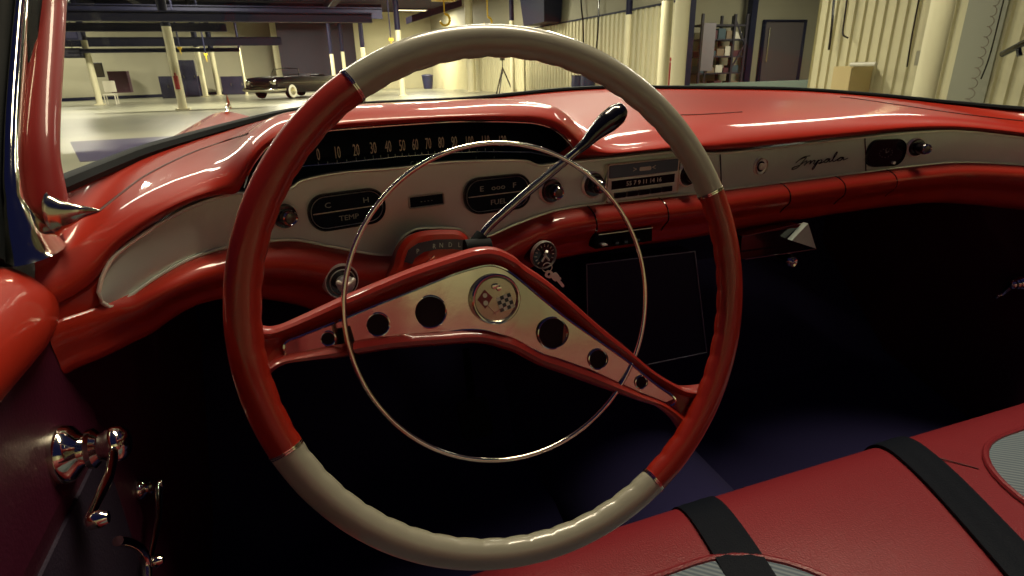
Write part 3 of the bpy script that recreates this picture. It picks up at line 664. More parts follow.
mk('pillar_chrome', *tube(spline(pch, 48), lambda t: interp([(0, .0095), (.55, .0105), (.72, .014), (.86, .026), (1, .040)], t), 16, flat=.55, up=(1, 0, 0)), CHROME, ws, label='chrome pillar moulding flaring at its base')
pbk = [onX(x, y, XP-.03) for x, y in ((4, -40), (2, 0), (-4, 90), (-12, 180), (-16, 262))]
mk('vent_frame', *tube(spline(pbk, 24), .013, 10), RUBBER, ws, label='black vent window frame')
# chrome corner tip
cm_ = [onX(54, 214, -.198), onX(64, 214, -.190), onX(80, 212, -.178), onX(99, 211, -.166)]
mk('corner_moulding', *tube(spline(cm_, 24), lambda t: lerp(.020, .0012, t**.8), 14, flat=.62, up=(0, 1, 0)), BRUSHED, ws, label='pointed chrome moulding at the pillar foot')

# driver's door
rs = []
for y in [-.9+1.5*k/40 for k in range(41)]:
    e = max(0, (y-.54)/.06); s_ = math.sqrt(max(0.02, 1-e*e)) if e < 1 else .14
    cz_ = .902; zt = .047*s_
    prof_ = [(-.40, cz_-.03), (-.37, cz_+zt*.7), (-.33, cz_+zt), (-.27, cz_+zt*1.08), (-.235, cz_+zt*1.0), (-.212, cz_+zt*.75), (-.200, cz_+zt*.3), (-.198, cz_-.006), (-.204, cz_-.022), (-.216, cz_-.032)]
    rs.append(spline([Vector((x if e <= 0 else lerp(x, x-.012, e), y, z)) for x, z in prof_], 24))
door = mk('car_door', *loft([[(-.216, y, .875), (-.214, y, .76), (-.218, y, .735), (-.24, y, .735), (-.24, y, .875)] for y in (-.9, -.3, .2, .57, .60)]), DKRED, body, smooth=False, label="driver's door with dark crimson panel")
mk('door_sill', *loft(rs, closed=False), RED, door, label='glossy red rounded sill along the door top')
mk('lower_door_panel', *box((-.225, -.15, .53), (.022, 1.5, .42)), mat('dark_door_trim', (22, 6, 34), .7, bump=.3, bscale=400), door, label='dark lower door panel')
mk('door_shell', *box((-.40, -.15, .52), (.03, 1.5, .66)), RED, door)
def crank(px, py, r, apx, lab, dr=door, X=-.214, sg=1):
    P = onX(px, py, X); fr = Fr(P, Vector((0, 1, 0)), Vector((0, 0, 1)), Vector((sg, 0, 0)))
    k = r/.026
    k = max(.5, r/.0245)
    g = [lathe(fr, [(q_*r, h_*k) for q_, h_ in ((1, -.002), (1.02, .003), (.9, .010), (.62, .015), (.52, .018), (.68, .021), (.68, .025), (.5, .029), (.5, .032), (.60, .035), (.66, .040), (.60, .046), (.4, .050), (.1, .052))], 28)]
    a = fr.p(0, 0, .040*k); b = onX(apx[0], apx[1], X+sg*.046*k)
    g.append(tube([a, lerp(a, b, .5)+Vector((.004*sg, 0, 0)), b], lambda t: .0065-.0025*t, 10, flat=.6, up=(1, 0, 0)))
    g.append(lathe(Fr(b, fr.u, fr.v, fr.n), [(.003, 0), (.006, .002), (.0065, .008), (.004, .013), (.001, .014)], 16))
    return mk('window_crank', *join(*g), CHROME, dr, label=lab)
crank(60, 455, .0245, (87, 522), 'chrome window crank with flared base')
crank(139, 490, .0115, (149, 563), 'smaller chrome vent window crank')
hp_ = [onX(x, y, -.19) for x, y in ((118, 541), (130, 543), (140, 549), (146, 560), (147, 580), (146, 600))]
mk('door_handle', *tube(spline(hp_, 24), .0045, 10), CHROME, door, label='curved chrome inner door handle')
# passenger's door
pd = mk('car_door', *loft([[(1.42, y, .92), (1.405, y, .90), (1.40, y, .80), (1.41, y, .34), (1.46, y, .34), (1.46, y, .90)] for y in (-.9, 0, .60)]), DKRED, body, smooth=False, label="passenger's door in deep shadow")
crank(1021, 283, .016, (1000, 296), 'chrome crank on the far door', pd, 1.40, -1)

# bench seat
SP = [(.455, .30), (.48, .38), (.502, .46), (.504, .50), (.495, .533), (.47, .557), (.425, .570), (.34, .576), (.15, .572), (0, .560), (-.2, .548), (-.35, .545)]
sp_ = spline([(0, y, z) for y, z in SP], 60)
def ztop(y):
    q = [(p.y, p.z) for p in sp_ if p.z > .49][::-1]; q.sort(); return interp(q, y)
seat = thing('bench_seat', 'red vinyl front bench seat with grey woven inserts', 'car seat', (.56, .05, .30))
rs = []
for i in range(61):
    x = -.17+1.48*i/60; e = max(0, 1-min(x+.17, 1.31-x)/.06); dz = -.045*e*e
    rs.append([Vector((x, p.y+.006*sin((x+.1)*3.2)-.02*e*e, p.z+dz*max(0, min(1, (p.z-.40)/.1)))) for p in sp_])
mk('seat_cushion', *loft(rs, closed=False), VINYL, seat, label='red vinyl cushion with a rolled front edge')
mk('seat_base', *box((.57, .0, .40), (1.42, .78, .20)), NAVYC, seat)
rs = [[Vector((x, -.42, .50)), Vector((x, -.36, .62)), Vector((x, -.44, .98)), Vector((x, -.50, 1.02)), Vector((x, -.58, .98)), Vector((x, -.56, .45))] for x in (-.17, .3, .8, 1.31)]
mk('seat_back', *loft(rs), VINYL, seat)
WV_ = bpy.data.materials.new('woven_cloth'); WV_.use_nodes = True; nt = WV_.node_tree; b_ = nt.nodes['Principled BSDF']; b_.inputs['Roughness'].default_value = .75
tc = nt.nodes.new('ShaderNodeTexCoord'); wv = nt.nodes.new('ShaderNodeTexWave'); wv.inputs['Scale'].default_value = 75; wv.bands_direction = 'DIAGONAL'
rp = nt.nodes.new('ShaderNodeValToRGB'); rp.color_ramp.elements[0].color = (*lin((66, 80, 94)), 1); rp.color_ramp.elements[1].color = (*lin((108, 120, 126)), 1)
nt.links.new(tc.outputs['Object'], wv.inputs['Vector']); nt.links.new(wv.outputs['Fac'], rp.inputs[0]); nt.links.new(rp.outputs[0], b_.inputs['Base Color'])
def insert(x0, x1, y0, y1, r, lab):
    ol = [(x+(x0+x1)/2, y+(y0+y1)/2) for x, y in rrect(x1-x0, y1-y0, r, 10)]
    dense = []
    for i, (x, y) in enumerate(ol):
        X_, Y_ = ol[(i+1) % len(ol)]; n_ = max(1, int(math.hypot(X_-x, Y_-y)/.02))
        dense += [(lerp(x, X_, k/n_), lerp(y, Y_, k/n_)) for k in range(n_)]
    cx, cy = (x0+x1)/2, (y0+y1)/2; rgs = []
    for k in range(12):
        s_ = 1-(k/12)*.98; rgs.append([Vector((cx+(x-cx)*s_, cy+(y-cy)*s_, ztop(cy+(y-cy)*s_)+.003+.006*min(1, (1-s_)*6))) for x, y in dense])
    o = mk('seat_insert', *loft(rgs), WV_, seat, label=lab)
    mk('piping', *tube([Vector((x, y, ztop(y)+.003)) for x, y in dense], .0042, 8, True), VINYL, o)
insert(-.10, .475, -.25, .385, .13, 'grey woven cloth insert on the driver side')
insert(.768, 1.25, -.25, .412, .13, 'grey woven cloth insert on the passenger side')
# stitched seam lines on the cushion
for pts in ((((.74), .50), (.755, .44), (.79, .38)), ((.375, .50), (.385, .43), (.40, .37)), ):
    q = [Vector((x, y-.004, ztop(y-.004)+.0012)) for x, y in pts]
    mk('seat_seam', *tube(spline(q, 10), .0009, 6), mat('seam_dark', (70, 14, 22), .6), seat)
BELT = mat('belt_webbing', (5, 11, 22), .7, bump=.4, bscale=500, spec=.15)
def belt(c0, c1, lab):
    # c0: (X) at the front edge, c1: (X, Y) further back
    Pth = []
    fr = [p for p in sp_ if p.z > .44]
    x0_, y0_ = c0, .50; x1_, y1_ = c1; rs = []
    N = len(fr)
    for i, p in enumerate(fr):
        a, b = fr[max(0, i-1)], fr[min(N-1, i+1)]; t_ = (b-a).normalized(); nn = Vector((0, -t_.z, t_.y)); nn = nn if nn.z > 0 or nn.y > 0 else -nn
        if nn.dot(Vector((0, .5, .8))) < 0: nn = -nn
        x = lerp(x0_, x1_, (y0_-p.y)/(y0_-y1_))
        rg = []
        for k in range(9):
            u_ = (k/8-.5)*.054; rib = .0006*(abs((k % 4)-2) < 1)
            rg.append(Vector((x+u_, p.y, p.z))+nn*(.0065+rib))
        for k in range(8, -1, -1): rg.append(Vector((x+(k/8-.5)*.054, p.y, p.z))+nn*.0035)
        rs.append(rg)
    o = mk('seat_belt', *loft(rs), BELT, None); tag(o, lab, 'seat belt', 'lap belts laid over the bench seat'); return o
b2a, b2b = onZ(888, 449, .535), onZ(985, 532, .573)
b1a, b1b = onZ(703, 519, .535), onZ(745, 574, .573)
belt(b2a.x, (b2b.x, b2b.y), 'dark webbing lap belt nearer the passenger side, crossing beside the right grey insert')
belt(b1a.x, (b1b.x, b1b.y), 'dark webbing lap belt lying over the left grey insert, nearer the steering wheel')
# ================================================================== THE HALL
CREAM = mat('cream_paint', (205, 198, 160), .6, noise=.06, nscale=1.5)
GREYW = mat('grey_wall_panel', (150, 146, 122), .7, noise=.08, nscale=2)
NAVY = mat('navy_steel', (17, 18, 44), .6, spec=.25)
DARKN = mat('dark_ceiling', (20, 18, 48), .8)
YEL = mat('hoist_yellow', (205, 170, 30), .5)
fl = bpy.data.materials.new('polished_concrete'); fl.use_nodes = True; nt = fl.node_tree; b_ = nt.nodes['Principled BSDF']
tc = nt.nodes.new('ShaderNodeTexCoord'); nz = nt.nodes.new('ShaderNodeTexNoise'); nz.inputs['Scale'].default_value = .25; nz.inputs['Detail'].default_value = 6
rp = nt.nodes.new('ShaderNodeValToRGB'); rp.color_ramp.elements[0].position = .35; rp.color_ramp.elements[1].position = .65
rp.color_ramp.elements[0].color = (*lin((112, 112, 97)), 1); rp.color_ramp.elements[1].color = (*lin((142, 140, 120)), 1)
nt.links.new(tc.outputs['Object'], nz.inputs['Vector']); nt.links.new(nz.outputs['Fac'], rp.inputs[0]); nt.links.new(rp.outputs[0], b_.inputs['Base Color']); b_.inputs['Roughness'].default_value = .28
struct(mk('floor', *box((-12, 24, -.05), (58, 72, .1)), fl))
_l0, _l1 = onZ(70, 142, 0), onZ(80, 162, 0)
o = struct(mk('trim_1', *loft([[(_l0.x, _l0.y, 0), (_l1.x, _l1.y, 0), (2, _l1.y, 0), (2, _l0.y+.4, 0)], [(_l0.x, _l0.y, .005), (_l1.x, _l1.y, .005), (2, _l1.y, .005), (2, _l0.y+.4, .005)]]), mat('purple_lane', (56, 52, 78), .35), smooth=False))
XW = 11.4
def corr(y0, y1, z0, z1, m, name, pitch=.42, X=XW):
    pts = []; y = y0
    while y < y1-1e-6:
        for d, o_ in ((0, 0), (.52, 0), (.60, -.045), (.92, -.045)):
            if y+d*pitch < y1: pts.append((y+d*pitch, o_))
        y += pitch
    pts.append((y1, 0))
    return struct(mk(name, *loft([[(X+o_, yy, z) for yy, o_ in pts] + [(X+.1, y1, z), (X+.1, y0, z)] for z in (z0, z1)]), m, smooth=False))
corr(-8, 10.8, 0, 5.4, CREAM, 'wall_right_near', .23)
corr(15.6, 47, 0, 2.9, CREAM, 'wall_right', .3)
struct(mk('wall_right_upper', *box((XW+.05, 31.3, 4.17), (.1, 31.4, 2.5)), GREYW))
struct(mk('trim_2', *box((XW-.03, 31.3, 2.91), (.05, 31.4, .06)), NAVY))
struct(mk('wall_bay_back', *box((22.05, 15, 2.7), (.1, 9, 5.4)), GREYW))
struct(mk('wall_bay_side', *box((16.8, 10.75, 2.7), (10.6, .1, 5.4)), CREAM))
struct(mk('wall_bay_far', *box((16.8, 19.05, 2.7), (10.6, .1, 5.4)), GREYW))
struct(mk('trim_3', *box((XW-.04, 15.45, 2.7), (.30, .32, 5.4)), NAVY))
struct(mk('wall_far', *box((6.0, 48, 2.7), (12, .2, 5.4)), CREAM))
struct(mk('wall_far_dark', *box((3.0, 46.5, 2.7), (5.2, .2, 5.4)), mat('dark_bay', (27, 22, 34), .8)))
a, b = Vector((-30, 28.5, 0)), Vector((.4, 50, 0)); d = (b-a).normalized(); nn = Vector((-d.y, d.x, 0))*.1
WLM = mat('left_wall_paint', (160, 156, 132), .7, noise=.08, nscale=1)  # darker than the cream of the other hall walls
struct(mk('wall_left', *loft([[a+Vector((0, 0, z)), b+Vector((0, 0, z)), b+nn+Vector((0, 0, z)), a+nn+Vector((0, 0, z))] for z in (0, 5.4)]), WLM, smooth=False))
struct(mk('baseboard_left', *loft([[a-nn*.3+Vector((0, 0, z)), b-nn*.3+Vector((0, 0, z)), b+Vector((0, 0, z)), a+Vector((0, 0, z))] for z in (0, .18)]), NAVY, smooth=False))
struct(mk('wall_far_left', *box((-30.1, 10, 2.7), (.2, 37, 5.4)), CREAM))
struct(mk('wall_back', *box((-9.3, -8.1, 2.7), (41.4, .2, 5.4)), CREAM))
struct(mk('ceiling', *box((-9.5, 29.6, 5.45), (51, 43, .1)), DARKN))
def P2(px, py, Y=None, X=None): return onY(px, py, Y) if X is None else onX(px, py, X)
# ceiling beams across the hall
BG = 'navy steel beams under the ceiling'
for Y, ylo, yhi, x0, x1, lab in ((20, 21, 12, -22, 3, 'nearest navy beam crossing the upper left of the hall'), (26, 31, 24, -24, -1.5, 'second navy beam from the car, a little lower'), (30, 17, 6, -26, 5, 'third navy beam back from the car, high up'),
                         (36, 45.5, 37.5, -21, .5, 'lowest navy beam hanging over the left columns'), (33, 51.5, 48.5, -8.5, -1.5, 'short thin navy beam hanging under the lowest long one'), (42, 12, 2, -14, 7, 'farthest navy beam near the back wall')):
    z = onY(200, ylo, Y).z; h_ = onY(200, yhi, Y).z-z
    o = mk('ceiling_beam', *join(box(((x0+x1)/2, Y, z+h_/2), (x1-x0, .06, h_)), box(((x0+x1)/2, Y, z), (x1-x0, .3, .04)), box(((x0+x1)/2, Y, z+h_), (x1-x0, .3, .04))), NAVY, smooth=False); tag(o, lab, 'beam', BG)
for X, lab in ((-9, 'long navy girder running to the back over the left columns'), (-6, 'long navy girder running to the back above the black car side'), (3.4, 'long navy girder running to the back right of the black car')):
    o = mk('ceiling_girder', *join(box((X, 30, 4.95), (.08, 32, .6)), box((X, 30, 4.65), (.35, 32, .05))), NAVY, smooth=False); tag(o, lab, 'girder', 'navy girders running to the back')
# white columns with navy upper halves
def column_(px, py, Y=None, zc=2.8, r=.13, lab='', px2=None, top=5.4, zb=None):
    if Y is None: P = onZ(px, py, 0)
    else: P = onY(px, py, Y)
    x, y = P.x, P.y
    t = thing('support_column', lab, 'column', (x, y, 0), 'white steel columns of the hall')
    fr = Fr((x, y, 0), Vector((1, 0, 0)), Vector((0, 1, 0)), Vector((0, 0, 1)))
    mk('column_shaft', *lathe(fr, [(r, 0), (r, zc)], 16), mat('column_white', (215, 208, 172), .5), t)
    mk('column_top', *lathe(fr, [(r*1.01, zc), (r*1.01, top)], 16), NAVY, t)
    mk('column_base', *box((x, y, .03), (r*3, r*3, .06)), mat('column_white', (215, 208, 172)), t, smooth=False)
column_(183.5, 110, lab='thick white column nearest on the left, with a red fire extinguisher on it', r=.15)
column_(100.5, 105, lab='leftmost thick white column leaning beside the windshield pillar')
column_(137.5, 97.5, lab='thin white column between the two thickest left ones', r=.15)
column_(147.5, 97, lab='slim white column beside the dark doorway on the left', r=.10)
column_(206, 97, lab='white column right of the extinguisher column', r=.15)
column_(219.5, 95.5, lab='white column standing just left of the black car, second from it', r=.15)
column_(247, 95, lab='thin white column directly behind the black car nose', r=.07)
column_(336, 92, lab='thin column to the left of the wheel rim joint', r=.12, zc=2.4)
column_(347, 91, lab='thin column touching the wheel rim joint', r=.12, zc=2.6)
column_(367, 91, lab='white column beneath the small hanging lamp', r=.15)
column_(403, 96, lab='white column seen through the top left of the steering wheel', r=.14, zc=3.1)
column_(472, 92, lab='tall white column behind the top of the steering wheel', r=.22, zc=4.9)
column_(513, 90, Y=28, lab='slender column behind the tripod', r=.11, zc=3.3)
column_(626, 80, Y=17, zc=2.62, r=.10, lab='thin white pipe column in front of the ribbed wall')
column_(662, 90, Y=12.2, zc=2.48, r=.13, lab='white column close left of the widest one')
column_(677, 84, Y=8.6, zc=4.9, r=.12, lab='widest white column beside the navy door corner')
column_(923.5, 95, Y=5.2, zc=4.9, r=.125, lab='white column standing before the ribbed wall at far right', top=5.2)
P = onZ(183.5, 110, 0)
o = mk('fire_extinguisher', *join(tube([P+Vector((0, -.24, .72)), P+Vector((0, -.24, 1.18))], .08, 12), tube([P+Vector((0, -.24, 1.18)), P+Vector((0, -.24, 1.28))], .03, 8)), mat('extinguisher_red', (150, 30, 30), .4)); tag(o, 'red fire extinguisher mounted on the nearest left column', 'fire extinguisher')
# lamp housings
for i, (x, y, z, p) in enumerate(LAMPS):
    t = thing('ceiling_lamp', 'long hanging hall lamp, number', 'lamp', (x, y, z), 'hanging strip lamps of the hall')
    t['label'] = ['strip lamp hung ahead of the hood, left', 'strip lamp hung ahead of the hood, centre', 'strip lamp hung ahead of the hood, right', 'strip lamp over the left aisle, near row', 'strip lamp over the middle, near row', 'strip lamp by the ribbed wall, near row',
                  'strip lamp far left, second row', 'strip lamp mid hall, second row', 'strip lamp by the ribbed wall, second row', 'strip lamp far left, back row', 'strip lamp mid hall, back row', 'strip lamp by the ribbed wall, back row'][i]
    mk('lamp_housing', *box((x, y, z+.06), (2.5, .34, .08)), NAVY, t, smooth=False)
    mk('lamp_tube', *tube([(x-1.15, y, z-.01), (x+1.15, y, z-.01)], .025, 8), mat('lamp_glow', (255, 240, 190), emit=3), t)
    mk('hanger', *join(tube([(x-1, y, z+.1), (x-1, y, 5.4)], .01, 6)), NAVY, t)
    mk('hanger', *join(tube([(x+1, y, z+.1), (x+1, y, 5.4)], .01, 6)), NAVY, t)
# back wall furniture (left)
def wb(px0, px1, py0, py1, Y, dep, name, m, lab, cat, grp=None):
    A, B = onY(px0, py1, Y), onY(px1, py0, Y); z0 = max(.0, A.z)
    o = mk(name, *box(((A.x+B.x)/2, Y+dep/2, (z0+B.z)/2), (B.x-A.x, dep, B.z-z0)), m, smooth=False); tag(o, lab, cat, grp); return o
DK = mat('dark_cabinet', (34, 32, 58), .5)
def cab(px0, px1, py0, py1, Y, lab, nd=2, m=DK):
    A, B = onY(px0, py1, Y), onY(px1, py0, Y); z0, z1 = 0, B.z; w_ = B.x-A.x
    t = thing('cabinet', lab, 'cabinet', ((A.x+B.x)/2, Y, 0))
    mk('carcass', *box(((A.x+B.x)/2, Y+.25, z1/2), (w_, .5, z1)), m, t, smooth=False)
    for k in range(nd):
        dx = A.x+w_*(k+.5)/nd; o = mk('cabinet_door', *box((dx, Y-.015, z1*.5), (w_/nd*.94, .03, z1*.92)), m, t, smooth=False)
        mk('handle', *box((dx+w_/nd*.38, Y-.045, z1*.55), (.03, .03, .15)), CHROME, o, smooth=False)
cab(161, 176, 76, 90, 41.0, 'low dark cabinet against the left back wall')
cab(177, 193, 60, 90, 42.6, 'tall dark locker between low cabinets on the left')
cab(195.5, 203, 76, 89, 43.9, 'narrow low dark cabinet right of the tall locker', 1)
cab(222, 242, 76, 87, 45.2, 'low dark cabinet behind the nose of the black car')
wb(112, 126, 71, 93, 36, .6, 'machine_cabinet', mat('maroon', (70, 22, 44), .6), 'dark maroon machine cabinet at the left back wall', 'machine')
A = onY(93.5, 77, 36.2); B = onY(101.5, 63, 36.2)
t = thing('notice_board', 'grey framed notice board on the left back wall', 'notice board', ((A.x+B.x)/2, 36.2, A.z))
mk('board', *box(((A.x+B.x)/2, 36.2, (A.z+B.z)/2), (B.x-A.x, .05, B.z-A.z)), mat('board_grey', (120, 110, 100), .7), t)
mk('board_frame', *tube([(A.x, 36.17, A.z), (B.x, 36.17, A.z), (B.x, 36.17, B.z), (A.x, 36.17, B.z)], .03, 4, True), NAVY, t)
# white chair
P = onY(110, 93.5, 34)
t = thing('chair', 'small white chair in front of the maroon machine cabinet', 'chair', (P.x, 34, 0)); WH = mat('chair_white', (210, 205, 185), .5)
mk('seat', *box((P.x, 34, .45), (.5, .5, .05)), WH, t, smooth=False); mk('backrest', *box((P.x, 34.24, .8), (.5, .04, .5)), WH, t, smooth=False)
for sx in (-1, 1):
    for sy in (-1, 1): mk('leg', *box((P.x+sx*.22, 34+sy*.22, .22), (.04, .04, .44)), WH, t, smooth=False)
for a4, lab in (((64, 80, 48, 58, 33, .5), 'dark blue machinery box high on the far left beside the pillar'), ((66, 76, 27, 40, 30, .4), 'dark hanging heater at the top left beside the pillar')):
    A, B = onY(a4[0], a4[3], a4[4]), onY(a4[1], a4[2], a4[4]); c_ = ((A.x+B.x)/2, a4[4]+.2, (A.z+B.z)/2)
    t = thing('unit_heater', lab, 'heater', c_); mk('heater_case', *box(c_, (B.x-A.x, .5, B.z-A.z)), NAVY, t, smooth=False)
    mk('grille', *box((c_[0], a4[4]-.06, c_[2]), ((B.x-A.x)*.8, .02, (B.z-A.z)*.7)), DK, t, smooth=False); mk('hanger', *tube([c_, (c_[0], c_[1], 5.4)], .02, 5), NAVY, t)
# wheeled bins
def bin_(px, py, r, h_, lab):
    P = onY(px, py, 44); P.z = 0; fr = Fr(P, Vector((1, 0, 0)), Vector((0, 1, 0)), Vector((0, 0, 1))); m = mat('bin_blue', (30, 34, 66), .5)
    t = thing('waste_bin', lab, 'bin', P)
    mk('bin_body', *lathe(fr, [(r*.75, 0), (r, h_*.9), (r*1.06, h_*.92)], 14), m, t); mk('lid', *lathe(fr, [(r*1.08, h_*.92), (r*1.0, h_), (r*.3, h_*1.06)], 14), m, t)
bin_(428, 85.5, .42, .95, 'blue waste bin standing left of the tripod')
P = onX(585, 86, 11.0); 
for px, lab in ((578.5, 'blue drum at the ribbed wall, left of two beside the wheel rim'), (588, 'blue drum at the ribbed wall, right of two beside the wheel rim')):
    P = onX(px, 80, 10.9); fr = Fr((P.x, P.y, 0), Vector((1, 0, 0)), Vector((0, 1, 0)), Vector((0, 0, 1)))
    o = mk('storage_drum', *lathe(fr, [(.26, 0), (.28, .3), (.26, .32), (.28, .6), (.26, .84), (.29, .87), (.2, .88)], 16), mat('bin_blue', (30, 34, 66), .5)); tag(o, lab, 'drum', 'blue drums at the wall')
# tripod
P = onX(503, 88, 10.6); y = P.y; apex = Vector((P.x, y, 1.25))
t = thing('camera_tripod', 'dark tripod with a camera head standing by the far wall', 'tripod', (P.x, y, 0))
for a in (-.2, 1.9, 4.0): mk('leg', *tube([apex, (P.x+.55*cos(a), y+.55*sin(a), 0)], .036, 6), BLACK, t)
mk('centre_post', *tube([apex-Vector((0, 0, .3)), apex+Vector((0, 0, .35))], .025, 6), BLACK, t); mk('camera_head', *box(apex+Vector((0, 0, .42)), (.2, .16, .16)), BLACK, t, smooth=False)
# dark duct at the wall top
A = onX(532, 26, 11.0); B = onX(553, 26, 11.0)
o = mk('ventilation_duct', *loft([[(10.6, B.y, A.z), (11.35, B.y, A.z), (11.35, A.y, A.z), (10.6, A.y, A.z)], [(10.4, B.y-.4, 5.3), (11.35, B.y-.4, 5.3), (11.35, A.y+.4, 5.3), (10.4, A.y+.4, 5.3)]]), NAVY, smooth=False); tag(o, 'navy duct tapering down the top of the ribbed wall', 'duct')
# hoists
def hoist(px, py, Y, lab, L=.8, s=1):
    s *= .6
    P = onY(px, py, Y); t = thing('chain_hoist', lab, 'hoist', P, 'yellow chain hoists')
    mk('hoist_body', *join(box(P+Vector((0, 0, .25*s)), (.5*s, .3*s, .3*s))), YEL, t, smooth=False)
    mk('chain', *tube([P+Vector((0, 0, .1*s)), P-Vector((0, 0, L))], .025, 6), YEL, t)
    mk('hook', *tube([P+Vector((.12*s*cos(a), 0, -L-.12*s+.12*s*sin(a))) for a in [PI*(.5-k/7) for k in range(11)]], .03*s, 6), YEL, t)
    mk('trolley_hanger', *tube([P+Vector((0, 0, .4*s)), (P.x, P.y, 5.4)], .03, 6), NAVY, t)
hoist(444, 6, 22, 'yellow hoist above the wheel rim left of the tall column', .25, 2.6)
hoist(487, 3, 20, 'yellow hoist with hook directly right of the tall column', .42, 2)
hoist(180, 50, 27, 'yellow hoist hanging in front of the extinguisher column', .1, .45)
hoist(206, 56, 30, 'yellow hoist hanging beside the third left column', .15, .45)
hoist(391, 42, 30, 'yellow hoist low above the left of the wheel rim', .3, .7)
A = onY(412, 22, 26); B = onY(462, 6, 26)
o = mk('conveyor', *loft([[p+Vector((0, dy, dz)) for dy, dz in ((0, 0), (1.2, 0), (1.2, .25), (0, .25))] for p in (A, B)]), NAVY, smooth=False); tag(o, 'sloping navy conveyor frame hung above the wheel rim', 'conveyor')
# bay: door, racks, panel
A, B = onY(757.5, 82, 18.9), onY(806, 21, 18.9)
d1 = struct(mk('door_1', *box(((A.x+B.x)/2, 18.95, B.z/2), (B.x-A.x, .06, B.z)), mat('door_grey', (92, 84, 84), .6)))
mk('door_frame', *tube([(A.x, 18.9, 0), (A.x, 18.9, B.z), (B.x, 18.9, B.z), (B.x, 18.9, 0)], .08, 4), NAVY, d1)
mk('door_handle', *tube([(A.x+.25, 18.85, 1.2), (A.x+.25, 18.85, 2.4)], .03, 6), CHROME, d1)
P = onY(747, 60, 18.5)
o = mk('steel_post', *box((P.x, 18.5, 2.7), (.25, .25, 5.4)), NAVY, smooth=False); tag(o, 'navy steel post between the shelving and the grey door', 'post')
ST = mat('rack_steel', (46, 42, 52), .5)
pa, pb = onY(693, 60, 18.2), onY(736, 60, 18.2)
zt = onY(730, 15, 18.2).z
t = thing('storage_rack', 'tall dark storage rack behind the grey panel', 'rack', ((pa.x+pb.x)/2, 18.2, 0))
for xx in (pa.x, onY(724.5, 60, 18.2).x, pb.x):
    for yy in (17.85, 18.55): mk('upright', *box((xx, yy, zt/2), (.08, .08, zt)), ST, t, smooth=False)
for xa, xb, za, zb in ((onY(724.5, 60, 18.2).x, pb.x, zt*.35, zt*.65), (onY(724.5, 60, 18.2).x, pb.x, zt*.95, zt*.65)):
    mk('brace', *tube([(xa, 17.85, za), (xb, 17.85, zb)], .03, 4), ST, t)
BX = [mat('box_tan', (120, 104, 84), .7), mat('box_white', (190, 186, 172), .6), mat('box_maroon', (78, 40, 48), .6), mat('box_teal', (58, 76, 84), .6)]
k = 0
for z in (.3, .85, 1.4, 1.95, zt-.35):
    mk('shelf', *box(((pa.x+pb.x)/2, 18.2, z), (pb.x-pa.x, .75, .05)), ST, t, smooth=False)
    if z < 2.2:
        for j in range(5):
            xx = lerp(pa.x, pb.x, (j+.6)/5.4); h_ = random.uniform(.15, .34); c_ = BX[(k*3+j) % 4]
            o = mk('storage_box', *box((xx, 18.1, z+.028+h_/2), (.3, .4, h_)), c_, smooth=False)
            tag(o, '%s box on the %s shelf of the dark rack, %s along it' % (['tan', 'white', 'maroon', 'teal'][(k*3+j) % 4], ['bottom', 'second', 'third', 'upper'][k], ['first', 'second', 'third', 'fourth', 'last'][j]), 'box', 'boxes on the storage rack')
        k += 1
A, B = onY(699.5, 71, 16.8), onY(716, 23, 16.8)
t = thing('display_panel', 'grey upright panel on a pole in front of the storage rack', 'panel', ((A.x+B.x)/2, 16.8, 0))
mk('panel', *box(((A.x+B.x)/2, 16.8, (A.z+B.z)/2), (B.x-A.x, .06, B.z-A.z)), mat('panel_grey', (112, 106, 112), .6), t, smooth=False)
mk('pole', *tube([((A.x+B.x)/2, 16.85, 0), ((A.x+B.x)/2, 16.85, A.z+.2)], .035, 8), ST, t)
A = onY(745, 82, 15.9)
o = mk('low_partition', *box((15.2, 15.9, A.z/2), (7.0, .1, A.z)), mat('partition_teal', (110, 126, 118), .6), smooth=False); tag(o, 'low teal grey partition across the bay opening', 'partition')
A = onX(670.5, 84, 11.0); B = onX(670.5, 44, 11.0)
o = mk('tool_cabinet', *join(box((11.0, A.y, .62), (.5, .5, 1.2)), box((11.0, A.y, 1.3), (.45, .45, .1))), mat('cabinet_red', (140, 30, 36), .5), smooth=False); tag(o, 'red tool cabinet showing in the gap between two white columns', 'cabinet')
ya, yb = onX(948, 90, 11.3).y, onX(986, 90, 11.3).y
struct(mk('trim_4', *box((11.33, (ya+yb)/2, 2.4), (.04, abs(ya-yb), 4.8)), mat('smooth_panel', (142, 142, 122), .5)))
# near ribbed wall: cabinet with lamp, cords, coil hose, bracket arm
A, B = onX(834, 96, 10.9), onX(858, 66, 10.9)
t = thing('wall_cabinet', 'beige cabinet against the ribbed wall with a strip lamp on top', 'cabinet', (10.9, (A.y+B.y)/2, 0))
mk('carcass', *box((11.05, (A.y+B.y)/2, B.z/2), (.55, abs(A.y-B.y), B.z)), mat('beige_cabinet', (196, 176, 124), .6), t, smooth=False)
mk('cabinet_door', *box((10.76, (A.y+B.y)/2, B.z/2), (.02, abs(A.y-B.y)*.94, B.z*.94)), mat('beige_cabinet', (196, 176, 124), .6), t, smooth=False)
la, lb = onX(851, 64.5, 10.7), onX(876, 65.5, 10.7)
mk('strip_lamp', *tube([(10.7, la.y, la.z), (10.7, lb.y, la.z)], .04, 8), WH, t, label='pale strip lamp')
def cord(pts, X, r, lab, m=BLACK):
    o = mk('hanging_cord', *tube(spline([onX(x, y, X) for x, y in pts], 30), r, 6), m); tag(o, lab, 'cord', 'cords hanging on the ribbed wall')
cord(((838, -30), (834, 0), (832, 25), (829, 50)), 11.2, .025, 'thick dark cord hanging at the left end of the ribbed wall')
